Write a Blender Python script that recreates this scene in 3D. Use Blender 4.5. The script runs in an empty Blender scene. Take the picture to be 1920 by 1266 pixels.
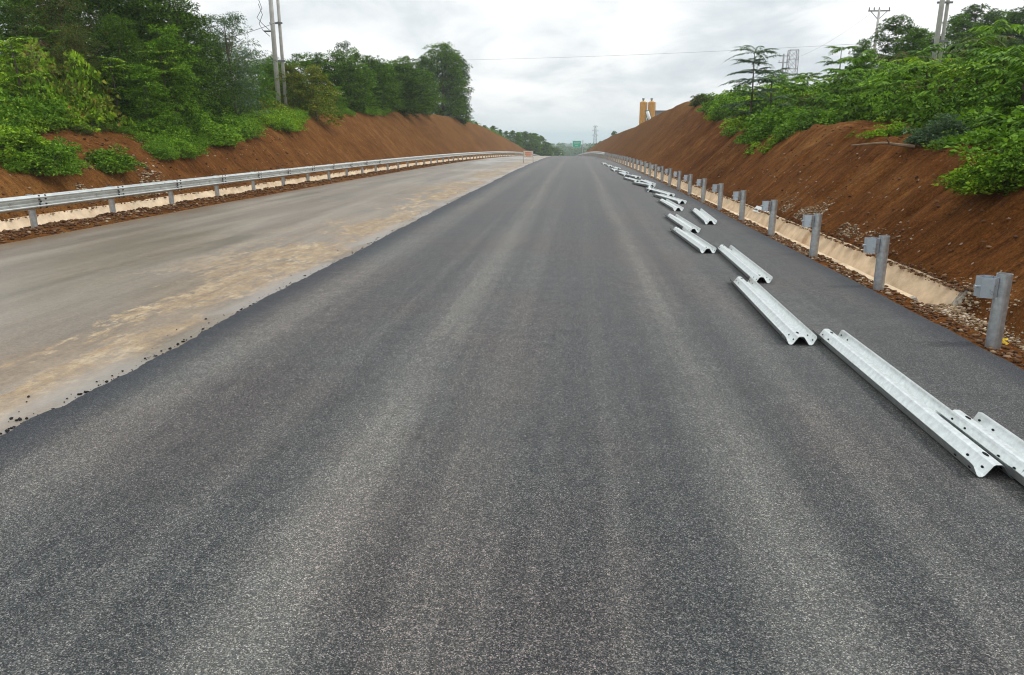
import bpy, math, random
import numpy as np
from math import radians, pi, sin, cos, tan, atan
from mathutils import Vector, Matrix
random.seed(5)
S = bpy.context.scene
COL = S.collection

# ------------------------------------------------------------------ camera
CAM_H = 2.0
cam_data = bpy.data.cameras.new("camera")
cam_data.sensor_width = 36.0
cam_data.lens = 26.0
cam_data.clip_start = 0.05
cam_data.clip_end = 20000.0
cam = bpy.data.objects.new("camera", cam_data)
COL.objects.link(cam)
cam.location = (0, 0, CAM_H)
cam.rotation_euler = (radians(90 - 15.283), 0, radians(4.85))
S.camera = cam

# ------------------------------------------------------------------ world
SUN_EL, SUN_AZ = radians(52), radians(75)      # azimuth clockwise from +Y (towards +X)
world = bpy.data.worlds.new("World")
S.world = world
world.use_nodes = True
wt = world.node_tree
for n in list(wt.nodes):
    wt.nodes.remove(n)


class NT:
    """tiny node helper"""
    def __init__(self, tree):
        self.t = tree
    def n(self, typ, ins=None, **kw):
        nd = self.t.nodes.new(typ)
        for k, v in kw.items():
            setattr(nd, k, v)
        for k, v in (ins or {}).items():
            self.set(nd, k, v)
        return nd
    def set(self, nd, k, v):
        s = nd.inputs[k]
        if isinstance(v, bpy.types.NodeSocket):
            self.t.links.new(v, s)
        elif isinstance(v, (tuple, list)):
            d = tuple(v)
            if hasattr(s.default_value, '__len__') and len(s.default_value) == 4 and len(d) == 3:
                d = d + (1.0,)
            s.default_value = d
        else:
            s.default_value = v
    def math(self, op, a, b=0.0, c=0.0, clamp=False):
        nd = self.t.nodes.new('ShaderNodeMath')
        nd.operation = op
        nd.use_clamp = clamp
        for i, v in enumerate((a, b, c)):
            self.set(nd, i, v)
        return nd.outputs[0]
    def mix(self, f, a, b, blend='MIX'):
        nd = self.t.nodes.new('ShaderNodeMix')
        nd.data_type = 'RGBA'
        nd.blend_type = blend
        self.set(nd, 0, f)
        self.set(nd, 6, a)
        self.set(nd, 7, b)
        return nd.outputs[2]
    def ramp(self, f, stops, interp='LINEAR'):
        nd = self.t.nodes.new('ShaderNodeValToRGB')
        cr = nd.color_ramp
        cr.interpolation = interp
        while len(cr.elements) < len(stops):
            cr.elements.new(0.5)
        for e, (p, c) in zip(cr.elements, stops):
            e.position = p
            e.color = (c, c, c, 1) if isinstance(c, (int, float)) else tuple(c) + (1,)
        self.set(nd, 0, f)
        return nd.outputs[0]
    def noise(self, vec, scale, detail=3, rough=0.5, dist=0.0):
        nd = self.n('ShaderNodeTexNoise', {'Vector': vec, 'Scale': scale, 'Detail': detail, 'Roughness': rough, 'Distortion': dist})
        return nd.outputs[0]
    def scaled(self, vec, sx, sy, sz, off=(0, 0, 0)):
        nd = self.n('ShaderNodeMapping', {'Vector': vec, 'Scale': (sx, sy, sz), 'Location': off})
        return nd.outputs[0]
    def step(self, v, lo, hi):
        nd = self.n('ShaderNodeMapRange', {0: v, 1: lo, 2: hi, 3: 0.0, 4: 1.0}, interpolation_type='SMOOTHSTEP')
        return nd.outputs[0]


W = NT(wt)
sky = W.n('ShaderNodeTexSky', sky_type='NISHITA', sun_disc=False)
sky.sun_elevation = SUN_EL
sky.sun_rotation = SUN_AZ
sky.air_density = 1.0
sky.dust_density = 2.0
tc = W.n('ShaderNodeTexCoord')
sep = W.n('ShaderNodeSeparateXYZ', {0: tc.outputs['Generated']})
zc = W.math('MAXIMUM', sep.outputs[2], 0.0)
den = W.math('ADD', zc, 0.22)
cx = W.math('DIVIDE', sep.outputs[0], den)
cy = W.math('DIVIDE', sep.outputs[1], den)
cv = W.n('ShaderNodeCombineXYZ', {0: cx, 1: cy, 2: 0.0}).outputs[0]
n1 = W.noise(W.scaled(cv, 1.0, 0.8, 1, (3.1, 1.7, 0)), 1.7, 8, 0.56, 0.35)
n2 = W.noise(W.scaled(cv, 1.0, 1.0, 1, (8.3, 4.7, 0)), 0.7, 4, 0.5, 0.0)
cl = W.math('ADD', W.math('MULTIPLY', n1, 0.62), W.math('MULTIPLY', n2, 0.38))
cloud = W.ramp(cl, [(0.39, (5.0, 5.45, 5.8)), (0.46, (6.0, 6.4, 6.6)), (0.50, (6.9, 7.15, 7.25)), (0.58, (8.5, 8.55, 8.5))])
hz = W.step(zc, -0.01, 0.06)
cloud = W.mix(hz, (6.2, 6.6, 6.65), cloud)
bright = W.math('ADD', 1.0, W.math('MULTIPLY', W.step(zc, 0.28, 0.95), 0.75))
cloud = W.n('ShaderNodeVectorMath', {0: cloud, 3: bright}, operation='SCALE').outputs[0]
mixed = W.mix(0.93, sky.outputs[0], cloud)
bg = W.n('ShaderNodeBackground', {'Color': mixed, 'Strength': 0.136})
wo = W.n('ShaderNodeOutputWorld', {'Surface': bg.outputs[0]})

# ------------------------------------------------------------------ sun (veiled by cloud)
sd = bpy.data.lights.new("sun", 'SUN')
sd.energy = 1.5
sd.angle = radians(11)
sd.color = (1.0, 0.96, 0.90)
sun = bpy.data.objects.new("sun", sd)
COL.objects.link(sun)
sun.rotation_euler = (pi / 2 - SUN_EL, 0, -SUN_AZ + pi)
S.view_settings.view_transform = 'Standard'
S.view_settings.look = 'None'
S.view_settings.exposure = 0.0
S.view_settings.gamma = 1.0
S.view_settings.use_curve_mapping = False
S.render.engine = 'CYCLES'
S.cycles.use_denoising = True
S.cycles.pixel_filter_type = 'BLACKMAN_HARRIS'
S.cycles.filter_width = 1.1
S.cycles.max_bounces = 6
S.cycles.diffuse_bounces = 2
S.cycles.glossy_bounces = 4
S.cycles.transmission_bounces = 4
S.cycles.transparent_max_bounces = 4
S.cycles.volume_bounces = 1

# ------------------------------------------------------------------ projection helpers (layout only)
F = 1387.0
_p = math.atan(379.0 / F)
_yaw = radians(4.85)
FW = np.array([-sin(_yaw) * cos(_p), cos(_yaw) * cos(_p), -sin(_p)])
RT = np.array([cos(_yaw), sin(_yaw), 0.0])
UP = np.cross(RT, FW)


def ray(px, py):
    return FW * F + RT * (px - 960) - UP * (py - 633)


# ------------------------------------------------------------------ numpy noise
_rs = np.random.RandomState(11)
_tab = _rs.rand(256, 256)


def vnoise(x, y):
    x = np.asarray(x, float); y = np.asarray(y, float)
    xi = np.floor(x).astype(int); yi = np.floor(y).astype(int)
    fx = x - xi; fy = y - yi
    fx = fx * fx * (3 - 2 * fx); fy = fy * fy * (3 - 2 * fy)
    a = _tab[xi & 255, yi & 255]; b = _tab[(xi + 1) & 255, yi & 255]
    c = _tab[xi & 255, (yi + 1) & 255]; d = _tab[(xi + 1) & 255, (yi + 1) & 255]
    return (a * (1 - fx) + b * fx) * (1 - fy) + (c * (1 - fx) + d * fx) * fy - 0.5


def fbm(x, y, o=4):
    s = 0; a = 1.0
    for i in range(o):
        s = s + a * vnoise(x * 2 ** i + 17 * i, y * 2 ** i + 31 * i)
        a *= 0.5
    return s


def sstep(v, a, b):
    t = np.clip((v - a) / (b - a), 0, 1)
    return t * t * (3 - 2 * t)


# ------------------------------------------------------------------ terrain
def drop(Y):
    Y = np.asarray(Y, float)
    q = -np.clip(Y, 0, 250) ** 2 / 12000.0
    lin = -np.clip(Y - 250, 0, None) * 0.0417
    lin = np.where(Y > 250, -46 * (1 - np.exp(-np.clip(Y - 250, 0, None) * 0.0417 / 46)), 0)
    return q + lin


def shiftR(Y):
    return -0.00007 * np.clip(Y, 0, 260) ** 2


hRy = [-30, 8, 11, 14, 17, 21, 23.5, 26.5, 30, 38, 50, 62, 75, 90, 114, 140, 165, 200, 235, 270, 400]
hRz = [1.3, 1.3, 1.45, 1.7, 2.02, 2.26, 2.4, 2.1, 2.2, 2.75, 3.7, 4.6, 5.6, 5.3, 4.3, 4.2, 4.1, 3.6, 2.4, 0.6, 0.0]
hLy = [-30, 12, 18, 25.6, 33.5, 44, 55, 70, 94, 124, 150, 180, 232, 265, 400]
hLz = [1.0, 1.05, 1.15, 1.45, 2.0, 3.25, 3.85, 4.7, 5.45, 5.95, 5.8, 4.6, 2.3, 0.6, 0.0]


def terrR(X, Y):
    X = np.asarray(X, float); Y = np.asarray(Y, float)
    u = X - shiftR(Y)
    h = np.interp(Y, hRy, hRz)
    near = 1 - sstep(Y, 40, 80)
    h = h + near * 0.22 * fbm(Y * 0.55, X * 0.15 + 3, 3)
    toe = 5.1
    slope = 0.07 + (u - toe) * (1.0 + 0.05 * vnoise(Y * 0.3, X * 0.2))
    top = h + np.clip(u - toe - h, 0, None) * (0.02 + 0.02 * near)
    top = top + np.clip(u - 17, 0, None) * (0.13 * (1 - sstep(Y, 90, 150)))
    far = sstep(Y, 190, 300)
    top = np.minimum(top, 40)
    k = 0.18
    hh = np.clip(0.5 + 0.5 * (slope - top) / k, 0, 1)
    bank = slope * (1 - hh) + top * hh - k * hh * (1 - hh)
    # verge and buried / open ditch
    verge = -0.05 + 0.02 * fbm(X * 4, Y * 4, 2)
    dop = sstep(Y, 9.93, 10.15)
    dtch = np.interp(u, [4.4, 4.7, 4.85, 5.08, 5.1], [-0.06, -0.42, -0.42, -0.02, 0.02])
    fill = np.interp(u, [4.3, 4.6, 4.98, 5.1], [-0.06, -0.15, -0.17, 0.04]) + 0.04 * fbm(X * 3, Y * 3, 3)
    mid = fill * (1 - dop) + dtch * dop
    z = np.where(u < 4.4, verge, np.where(u < 5.1, mid, bank))
    # lumps
    am = 0.075 + 0.08 * sstep(bank, 1.0, 2.2)
    z = z - np.where(u > 5.2, 0.11 * near * np.exp(-((vnoise(Y * 0.9 + X * 0.25, 4.0) / 0.07) ** 2)) * sstep(u, 5.2, 5.8), 0)
    z = z + np.where(u > 5.15, am * near * fbm(X * 2.6, Y * 2.2, 4), 0)
    return z + drop(Y)


def terrL(X, Y):
    X = np.asarray(X, float); Y = np.asarray(Y, float)
    u = -X
    h = np.interp(Y, hLy, hLz)
    near = 1 - sstep(Y, 45, 80)
    toe = 13.3
    slope = 0.1 + (u - toe) * (1.0 + 0.06 * vnoise(Y * 0.25, X * 0.2))
    t2 = np.clip(u - toe - h + 0.1, 0, None)
    n2 = 1 - sstep(Y, 30, 42)
    top = h + np.minimum(t2, 4.0) * (0.03 + 0.30 * n2) + np.clip(t2 - 4, 0, None) * (0.03 + 0.07 * near)
    k = 0.35
    hh = np.clip(0.5 + 0.5 * (slope - top) / k, 0, 1)
    bank = slope * (1 - hh) + top * hh - k * hh * (1 - hh)
    berm = 0.11 * np.exp(-((u - 12.0) / 0.38) ** 2) * (0.75 + 0.9 * fbm(X * 2.5, Y * 2.5, 3)) * (1 - sstep(Y, 60, 120) * 0.6)
    verge = np.interp(u, [11.1, 12.5], [-0.05, -0.03]) + berm - 0.02
    dtch = np.interp(u, [12.5, 12.75, 13.0, 13.28, 13.3], [-0.05, -0.42, -0.42, 0.02, 0.06])
    z = np.where(u < 12.5, verge, np.where(u < 13.3, dtch, bank))
    z = z + np.where(u > 13.35, (0.05 + 0.05 * n2) * near * fbm(X * 2.2, Y * 2.0, 4), 0)
    return z + drop(Y)


def terr(X, Y):
    X = np.asarray(X, float); Y = np.asarray(Y, float)
    return np.where(X > 0, terrR(X, Y), terrL(X, Y))


def hit(px, py):
    """where the sight line of a photo point meets the bank"""
    d = ray(px, py)
    t = np.exp(np.linspace(math.log(0.002), math.log(0.35), 6000))
    X, Y, Z = t * d[0], t * d[1], CAM_H + t * d[2]
    m = (Z <= terr(X, Y)) & (np.abs(X) > 4.1)
    if not m.any():      # sight line passes just over the crest: take the nearest point below it
        i = int(np.where(np.abs(X) > 4.1, Z - terr(X, Y), 99).argmin())
        return float(X[i]), float(Y[i]), float(terr(X[i], Y[i]))
    i = int(m.argmax())
    return float(X[i]), float(Y[i]), float(terr(X[i], Y[i]))


def at_dist(px, py, Y):
    d = ray(px, py)
    t = Y / d[1]
    return float(t * d[0]), float(Y), float(CAM_H + t * d[2])


# ------------------------------------------------------------------ object helpers
def put(o, parent=None, label=None, cat=None, group=None, kind=None):
    COL.objects.link(o)
    if parent is not None:
        o.parent = parent
    if label: o['label'] = label
    if cat: o['category'] = cat
    if group: o['group'] = group
    if kind: o['kind'] = kind
    return o


def empty(name, loc, label, cat, group=None, rz=0.0):
    o = bpy.data.objects.new(name, None)
    o.empty_display_size = 0.3
    o.location = loc
    o.rotation_euler = (0, 0, rz)
    return put(o, None, label, cat, group)


def mesh_np(name, V, Fc, mat, smooth=False):
    """V (n,3), Fc (m,k) with constant k"""
    V = np.ascontiguousarray(V, dtype=np.float32)
    Fc = np.ascontiguousarray(Fc, dtype=np.int32)
    me = bpy.data.meshes.new(name)
    m, k = Fc.shape
    me.vertices.add(len(V)); me.vertices.foreach_set('co', V.ravel())
    me.loops.add(m * k); me.loops.foreach_set('vertex_index', Fc.ravel())
    me.polygons.add(m)
    me.polygons.foreach_set('loop_start', np.arange(0, m * k, k, dtype=np.int32))
    me.polygons.foreach_set('loop_total', np.full(m, k, dtype=np.int32))
    me.update(calc_edges=True)
    if smooth:
        me.polygons.foreach_set('use_smooth', np.ones(m, dtype=bool))
    if mat: me.materials.append(mat)
    return me


class MB:
    """collects quads / tris for one mesh"""
    def __init__(self):
        self.v = []; self.f = []
    def add(self, vs, fs):
        b = len(self.v)
        self.v += [tuple(v) for v in vs]
        self.f += [tuple(i + b for i in f) for f in fs]
    def box(self, c, s, R=None):
        x, y, z = s[0] / 2, s[1] / 2, s[2] / 2
        vs = [Vector((a * x, b * y, d * z)) for d in (-1, 1) for a, b in ((-1, -1), (1, -1), (1, 1), (-1, 1))]
        if R is not None: vs = [R @ v for v in vs]
        vs = [v + Vector(c) for v in vs]
        self.add(vs, [(3, 2, 1, 0), (4, 5, 6, 7), (0, 1, 5, 4), (1, 2, 6, 5), (2, 3, 7, 6), (3, 0, 4, 7)])
    def tube(self, pts, rads, seg=10, cap=True, close_bottom=True):
        pts = [Vector(p) for p in pts]
        if isinstance(rads, (int, float)): rads = [rads] * len(pts)
        rings = []
        for i, p in enumerate(pts):
            a = pts[max(0, i - 1)]; b = pts[min(len(pts) - 1, i + 1)]
            t = (b - a).normalized()
            ref = Vector((1, 0, 0)) if abs(t.x) < 0.9 else Vector((0, 1, 0))
            u = t.cross(ref).normalized(); w = t.cross(u)
            rings.append([p + (u * cos(2 * pi * k / seg) + w * sin(2 * pi * k / seg)) * rads[i] for k in range(seg)])
        vs = [v for r in rings for v in r]
        fs = []
        for i in range(len(pts) - 1):
            for k in range(seg):
                k2 = (k + 1) % seg
                fs.append((i * seg + k, (i + 1) * seg + k, (i + 1) * seg + k2, i * seg + k2))
        if cap:
            fs.append(tuple(range(seg)))
            fs.append(tuple((len(pts) - 1) * seg + k for k in reversed(range(seg))))
        self.add(vs, fs)
    def bar(self, a, b, r, seg=6):
        self.tube([a, b], r, seg)
    def mesh(self, name, mat, smooth=False, bevel=0):
        me = bpy.data.meshes.new(name)
        me.from_pydata([tuple(v) for v in self.v], [], self.f)
        me.update()
        if smooth:
            for p in me.polygons: p.use_smooth = len(p.vertices) <= 4
        if mat: me.materials.append(mat)
        return me
    def build(self, name, mat, parent=None, smooth=False, **kw):
        return put(bpy.data.objects.new(name, self.mesh(name, mat, smooth)), parent, **kw)


# ------------------------------------------------------------------ materials
def new_mat(name):
    m = bpy.data.materials.new(name)
    m.use_nodes = True
    t = m.node_tree
    for n in list(t.nodes): t.nodes.remove(n)
    N = NT(t)
    N.out = N.n('ShaderNodeOutputMaterial')
    N.geo = N.n('ShaderNodeNewGeometry')
    N.pos = N.geo.outputs['Position']
    N.isl = N.geo.outputs['Random Per Island']
    N.obj = N.n('ShaderNodeTexCoord').outputs['Object']
    return m, N


def finish(N, base, rough=0.8, spec=0.3, metal=0.0, bump=None, bstr=0.3, bdist=0.01, transl=None):
    ins = {'Base Color': base, 'Roughness': rough, 'Metallic': metal, 'Specular IOR Level': spec}
    b = N.n('ShaderNodeBsdfPrincipled', ins)
    if bump is not None:
        bn = N.n('ShaderNodeBump', {'Height': bump, 'Strength': bstr, 'Distance': bdist})
        N.t.links.new(bn.outputs[0], b.inputs['Normal'])
    sh = b.outputs[0]
    if transl is not None:
        tr = N.n('ShaderNodeBsdfTranslucent', {'Color': transl[0]})
        sh = N.n('ShaderNodeMixShader', {0: transl[1], 1: sh, 2: tr.outputs[0]}).outputs[0]
    N.t.links.new(sh, N.out.inputs[0])


def gauss(N, x, c, w):
    d = N.math('DIVIDE', N.math('SUBTRACT', x, c), w)
    return N.math('POWER', 2.718, N.math('MULTIPLY', N.math('MULTIPLY', d, d), -1.0))


# -- new asphalt
M_ASPH, N = new_mat('new_asphalt')
sx = N.n('ShaderNodeSeparateXYZ', {0: N.pos})
X, Y = sx.outputs[0], sx.outputs[1]
wob = N.math('MULTIPLY', N.math('SUBTRACT', N.noise(N.scaled(N.pos, 0.25, 0.06, 1), 1.0, 2), 0.5), 0.32)
Xw = N.math('ADD', X, wob)
band = N.math('MULTIPLY', gauss(N, Xw, -1.32, 0.27), 1.0)
band = N.math('ADD', band, N.math('MULTIPLY', gauss(N, Xw, 1.05, 0.22), 0.85))
band = N.math('ADD', band, N.math('MULTIPLY', gauss(N, Xw, -3.15, 0.34), 0.8))
band = N.math('ADD', band, N.math('MULTIPLY', gauss(N, Xw, 2.6, 0.5), 0.30))
band = N.math('ADD', band, N.math('MULTIPLY', gauss(N, Xw, -0.62, 0.22), 0.40))
band = N.math('ADD', band, N.math('MULTIPLY', gauss(N, Xw, 1.75, 0.22), 0.40))
band = N.math('ADD', band, N.math('MULTIPLY', gauss(N, Xw, -2.0, 0.16), 0.25))
band = N.math('ADD', band, N.math('MULTIPLY', gauss(N, Xw, 0.25, 0.10), 0.22))
stk = N.noise(N.scaled(N.pos, 6.5, 0.07, 1), 1.0, 5, 0.72)
stk2 = N.noise(N.scaled(N.pos, 0.9, 0.22, 1), 1.0, 4, 0.6)
dust = N.math('MULTIPLY', N.math('ADD', band, N.math('MULTIPLY', N.math('SUBTRACT', stk, 0.5), 1.5)), N.step(stk2, 0.12, 0.52))
dust = N.math('ADD', dust, N.math('MULTIPLY', N.math('SUBTRACT', stk2, 0.5), 0.35))
dust = N.math('MAXIMUM', N.math('MINIMUM', dust, 1.0), 0.0)
vo = N.n('ShaderNodeTexVoronoi', {'Vector': N.pos, 'Scale': 200.0, 'Randomness': 1.0}, feature='F1')
vs = N.n('ShaderNodeSeparateColor', {0: vo.outputs['Color']})
vo2 = N.n('ShaderNodeTexVoronoi', {'Vector': N.pos, 'Scale': 120.0, 'Randomness': 1.0}, feature='F1')
vs2 = N.n('ShaderNodeSeparateColor', {0: vo2.outputs['Color']})
agg = N.ramp(vs.outputs[0], [(0.0, (.006, .009, .012)), (0.40, (.026, .032, .037)), (0.70, (.070, .078, .081)), (0.88, (.122, .128, .127)), (1.0, (.24, .24, .235))])
agg2 = N.ramp(vs2.outputs[1], [(0.0, (.45, .45, .45)), (0.5, (.9, .9, .9)), (0.85, (1.2, 1.2, 1.2)), (1.0, (1.8, 1.8, 1.75))])
agg = N.mix(0.32, agg, agg2, 'MULTIPLY')
trn = N.noise(N.scaled(N.pos, 0.35, 2.6, 1, (1, 5, 0)), 1.0, 4, 0.7)
agg = N.mix(0.35, agg, N.ramp(trn, [(0.3, .75), (0.7, 1.3)]), 'MULTIPLY')
agg = N.mix(1.0, agg, (.98, .915, .875), 'MULTIPLY')
mg = N.noise(N.pos, 42.0, 3, 0.8)
lg = N.noise(N.scaled(N.pos, 9.0, 4.0, 1), 1.0, 4, 0.7)
agg = N.mix(0.5, agg, N.ramp(lg, [(0.3, .7), (0.7, 1.35)]), 'MULTIPLY')
agg = N.mix(0.75, agg, N.ramp(mg, [(0.30, .45), (0.5, .95), (0.70, 1.75)]), 'MULTIPLY')
tint = N.noise(N.scaled(N.pos, 0.5, 0.25, 1, (5, 2, 0)), 1.0, 4, 0.6)
agg = N.mix(N.step(tint, 0.42, 0.62), agg, N.mix(1.0, agg, (1.10, 0.99, 0.97), 'MULTIPLY'))
dcol = N.mix(0.24, N.mix(1.0, agg, (2.2, 2.15, 2.02), 'MULTIPLY'), (.225, .215, .19))
base = N.mix(N.math('MULTIPLY', dust, 0.85), agg, dcol)
# fresh dark edges of the paving
ed = N.math('ADD', N.math('SUBTRACT', 1.0, N.step(X, -3.85, -3.4)), N.step(X, 3.55, 3.95), clamp=True)
base = N.mix(N.math('MULTIPLY', ed, 0.85), base, N.mix(1.0, base, (.36, .42, .55), 'MULTIPLY'))
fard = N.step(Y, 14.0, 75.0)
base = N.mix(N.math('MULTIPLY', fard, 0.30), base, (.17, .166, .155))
rgh = N.math('ADD', 0.60, N.math('MULTIPLY', dust, 0.2))
bmp = N.math('SUBTRACT', 1.0, vo.outputs['Distance'])
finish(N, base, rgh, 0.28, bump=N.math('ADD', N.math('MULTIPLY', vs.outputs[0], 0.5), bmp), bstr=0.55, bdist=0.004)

# -- old asphalt with a film of tan mud
M_OLD, N = new_mat('muddy_old_asphalt')
sx = N.n('ShaderNodeSeparateXYZ', {0: N.pos})
X, Y = sx.outputs[0], sx.outputs[1]
fine = N.noise(N.pos, 90.0, 3, 0.7)
vo = N.n('ShaderNodeTexVoronoi', {'Vector': N.pos, 'Scale': 75.0}, feature='F1')
vs = N.n('ShaderNodeSeparateColor', {0: vo.outputs['Color']})
str1 = N.noise(N.scaled(N.pos, 1.3, 0.10, 1), 1.0, 5, 0.6, 0.3)
grey = N.ramp(str1, [(0.30, (.115, .094, .072)), (0.5, (.175, .146, .116)), (0.72, (.25, .218, .182))])
grey = N.mix(0.5, grey, N.ramp(vs.outputs[0], [(0, (.65, .65, .65)), (0.7, (1, 1, 1)), (1, (1.45, 1.4, 1.3))]), 'MULTIPLY')
blot = N.noise(N.scaled(N.pos, 0.50, 0.19, 1, (2.3, 7.1, 0)), 1.0, 6, 0.66, 0.8)
near_edge = N.math('MULTIPLY', N.step(X, -7.2, -4.9), N.math('SUBTRACT', 1.0, N.step(X, -4.40, -4.05)))
grit = N.noise(N.scaled(N.pos, 7, 3.0, 1), 1.0, 6, 0.8)
patch = N.step(N.math('ADD', N.math('ADD', blot, N.math('MULTIPLY', N.math('SUBTRACT', grit, 0.5), 0.42)), N.math('MULTIPLY', near_edge, 0.12)), 0.585, 0.625)
patch = N.math('MULTIPLY', patch, N.math('ADD', 0.15, near_edge, clamp=True))
patch = N.math('MULTIPLY', patch, N.math('ADD', 0.25, N.math('MULTIPLY', N.step(grit, 0.38, 0.56), 0.75)))
sand = N.ramp(N.noise(N.scaled(N.pos, 3.2, 1.6, 1), 1.0, 6, 0.78), [(0.34, (.19, .130, .078)), (0.5, (.32, .240, .150)), (0.64, (.48, .40, .285))])
sand = N.mix(0.45, sand, N.ramp(fine, [(0.3, (.5, .5, .5)), (0.7, (1.4, 1.4, 1.4))]), 'MULTIPLY')
base = N.mix(patch, grey, sand)
warm = N.math('MULTIPLY', near_edge, N.step(N.noise(N.scaled(N.pos, .7, .3, 1, (9, 9, 0)), 1.0, 3), 0.35, 0.6))
base = N.mix(N.math('MULTIPLY', warm, 0.5), base, N.mix(N.step(grit, .4, .6), (.20, .140, .088), (.29, .220, .145)))
spk = N.noise(N.pos, 22.0, 4, 0.8)
base = N.mix(0.55, base, N.ramp(spk, [(0.32, .62), (0.5, 1.0), (0.68, 1.3)]), 'MULTIPLY')
base = N.mix(1.0, base, (1.03, 1.0, .955), 'MULTIPLY')
# thin mud streaks across the lanes
stf = N.step(N.noise(N.scaled(N.pos, 6.0, 0.22, 1, (4, 0, 0)), 1.0, 4, 0.7), 0.56, 0.72)
base = N.mix(N.math('MULTIPLY', stf, 0.38), base, (.125, .088, .056))
# grey washed strip beside the step of the new paving
wash = N.math('MULTIPLY', N.step(X, -4.55, -4.2), N.step(N.noise(N.scaled(N.pos, 1.2, .35, 1, (1, 3, 0)), 1, 3), 0.40, 0.55))
base = N.mix(N.math('MULTIPLY', wash, 0.6), base, (.30, .275, .25))
dirtL = N.math('SUBTRACT', 1.0, N.step(N.math('ADD', X, N.math('MULTIPLY', blot, 0.8)), -10.75, -10.15))
base = N.mix(N.math('MULTIPLY', dirtL, 0.75), base, (.14, .085, .042))
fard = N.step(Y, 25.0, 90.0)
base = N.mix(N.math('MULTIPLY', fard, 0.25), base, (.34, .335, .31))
wet = N.step(N.noise(N.scaled(N.pos, .35, .12, 1, (6, 3, 0)), 1.0, 4, .55), 0.42, 0.62)
rgh = N.math('SUBTRACT', N.math('ADD', 0.56, N.math('MULTIPLY', patch, 0.38)), N.math('MULTIPLY', wet, 0.24))
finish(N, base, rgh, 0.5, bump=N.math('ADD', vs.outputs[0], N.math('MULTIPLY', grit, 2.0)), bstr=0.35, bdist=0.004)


# -- red soil
def soil(name, dark, mid, light, streak=(1, 1), dust=0.0, bstr=0.8):
    m, N = new_mat(name)
    sx = N.n('ShaderNodeSeparateXYZ', {0: N.pos})
    big = N.noise(N.scaled(N.pos, 0.16, 0.10, 0.16), 1.0, 4, 0.6)
    medn = N.noise(N.pos, 0.9, 6, 0.68, 0.4)
    # raked / washed streaks running down the slope (constant Y direction)
    dv = N.n('ShaderNodeCombineXYZ', {0: N.math('MULTIPLY', sx.outputs[0], 1.1), 1: N.math('ADD', N.math('MULTIPLY', sx.outputs[1], 7.5), N.math('MULTIPLY', sx.outputs[0], 2.5)), 2: 0.0}).outputs[0]
    stn = N.noise(dv, 1.0, 5, 0.72)
    fin = N.noise(N.pos, 26.0, 5, 0.72)
    v = N.math('ADD', N.math('MULTIPLY', big, 0.40), N.math('ADD', N.math('MULTIPLY', medn, 0.40), N.math('ADD', N.math('MULTIPLY', stn, 0.15), N.math('MULTIPLY', fin, 0.25))))
    base = N.ramp(v, [(0.44, dark), (0.60, mid), (0.76, light)])
    base = N.mix(0.6, base, N.ramp(fin, [(0.28, .35), (0.5, .95), (0.75, 1.6)]), 'MULTIPLY')
    ero = N.noise(N.scaled(N.pos, 2.4, 3.4, 2.4), 1.0, 6, 0.75, 0.6)
    base = N.mix(0.55, base, N.ramp(ero, [(0.34, .42), (0.46, .92), (0.62, 1.3)]), 'MULTIPLY')
    base = N.mix(0.5, base, N.ramp(stn, [(0.32, .35), (0.48, .95), (0.68, 1.5)]), 'MULTIPLY')
    # farther along the cut the earth is drier and more olive brown
    fy = N.math('MULTIPLY', N.step(sx.outputs[1], 28.0, 95.0), dust)
    base = N.mix(fy, base, N.mix(0.6, base, (.17, .098, .040)))
    # pale crumbs
    vo = N.n('ShaderNodeTexVoronoi', {'Vector': N.pos, 'Scale': 13.0}, feature='F1')
    pc = N.n('ShaderNodeSeparateColor', {0: vo.outputs['Color']})
    st = N.math('MULTIPLY', N.math('GREATER_THAN', pc.outputs[0], 0.988), N.math('LESS_THAN', vo.outputs['Distance'], 0.35))
    base = N.mix(st, base, (.46, .36, .26))
    bh = N.math('ADD', N.math('MULTIPLY', N.math('ADD', stn, N.math('MULTIPLY', ero, 2.0)), 1.2), N.math('ADD', N.math('MULTIPLY', medn, 3.5), N.math('MULTIPLY', fin, 1.5)))
    finish(N, base, 0.97, 0.04, bump=bh, bstr=bstr, bdist=0.13)
    return m


M_SOIL_R = soil('red_earth', (.070, .024, .0065), (.20, .074, .018), (.33, .150, .045), dust=0.75)
M_SOIL_L = soil('orange_brown_earth', (.090, .032, .009), (.205, .082, .021), (.33, .155, .046), dust=0.6)


def simple(name, col, rough=0.6, spec=0.4, metal=0.0, nscale=8.0, namp=0.25, bstr=0.0, stain=None):
    m, N = new_mat(name)
    nz = N.noise(N.obj, nscale, 4, 0.6)
    lo = tuple(c * (1 - namp) for c in col); hi = tuple(min(1, c * (1 + namp)) for c in col)
    base = N.ramp(nz, [(0.3, lo), (0.7, hi)])
    if stain:
        s2 = N.step(N.noise(N.obj, nscale * 0.45, 4, 0.65), 0.5, 0.72)
        base = N.mix(N.math('MULTIPLY', s2, stain[1]), base, stain[0])
    fin = N.noise(N.obj, nscale * 6, 3, 0.7) if bstr else None
    rr = N.math('ADD', rough, N.math('MULTIPLY', N.math('SUBTRACT', nz, 0.5), 0.2))
    finish(N, base, rr, spec, metal, bump=fin, bstr=bstr, bdist=0.01)
    return m


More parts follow.
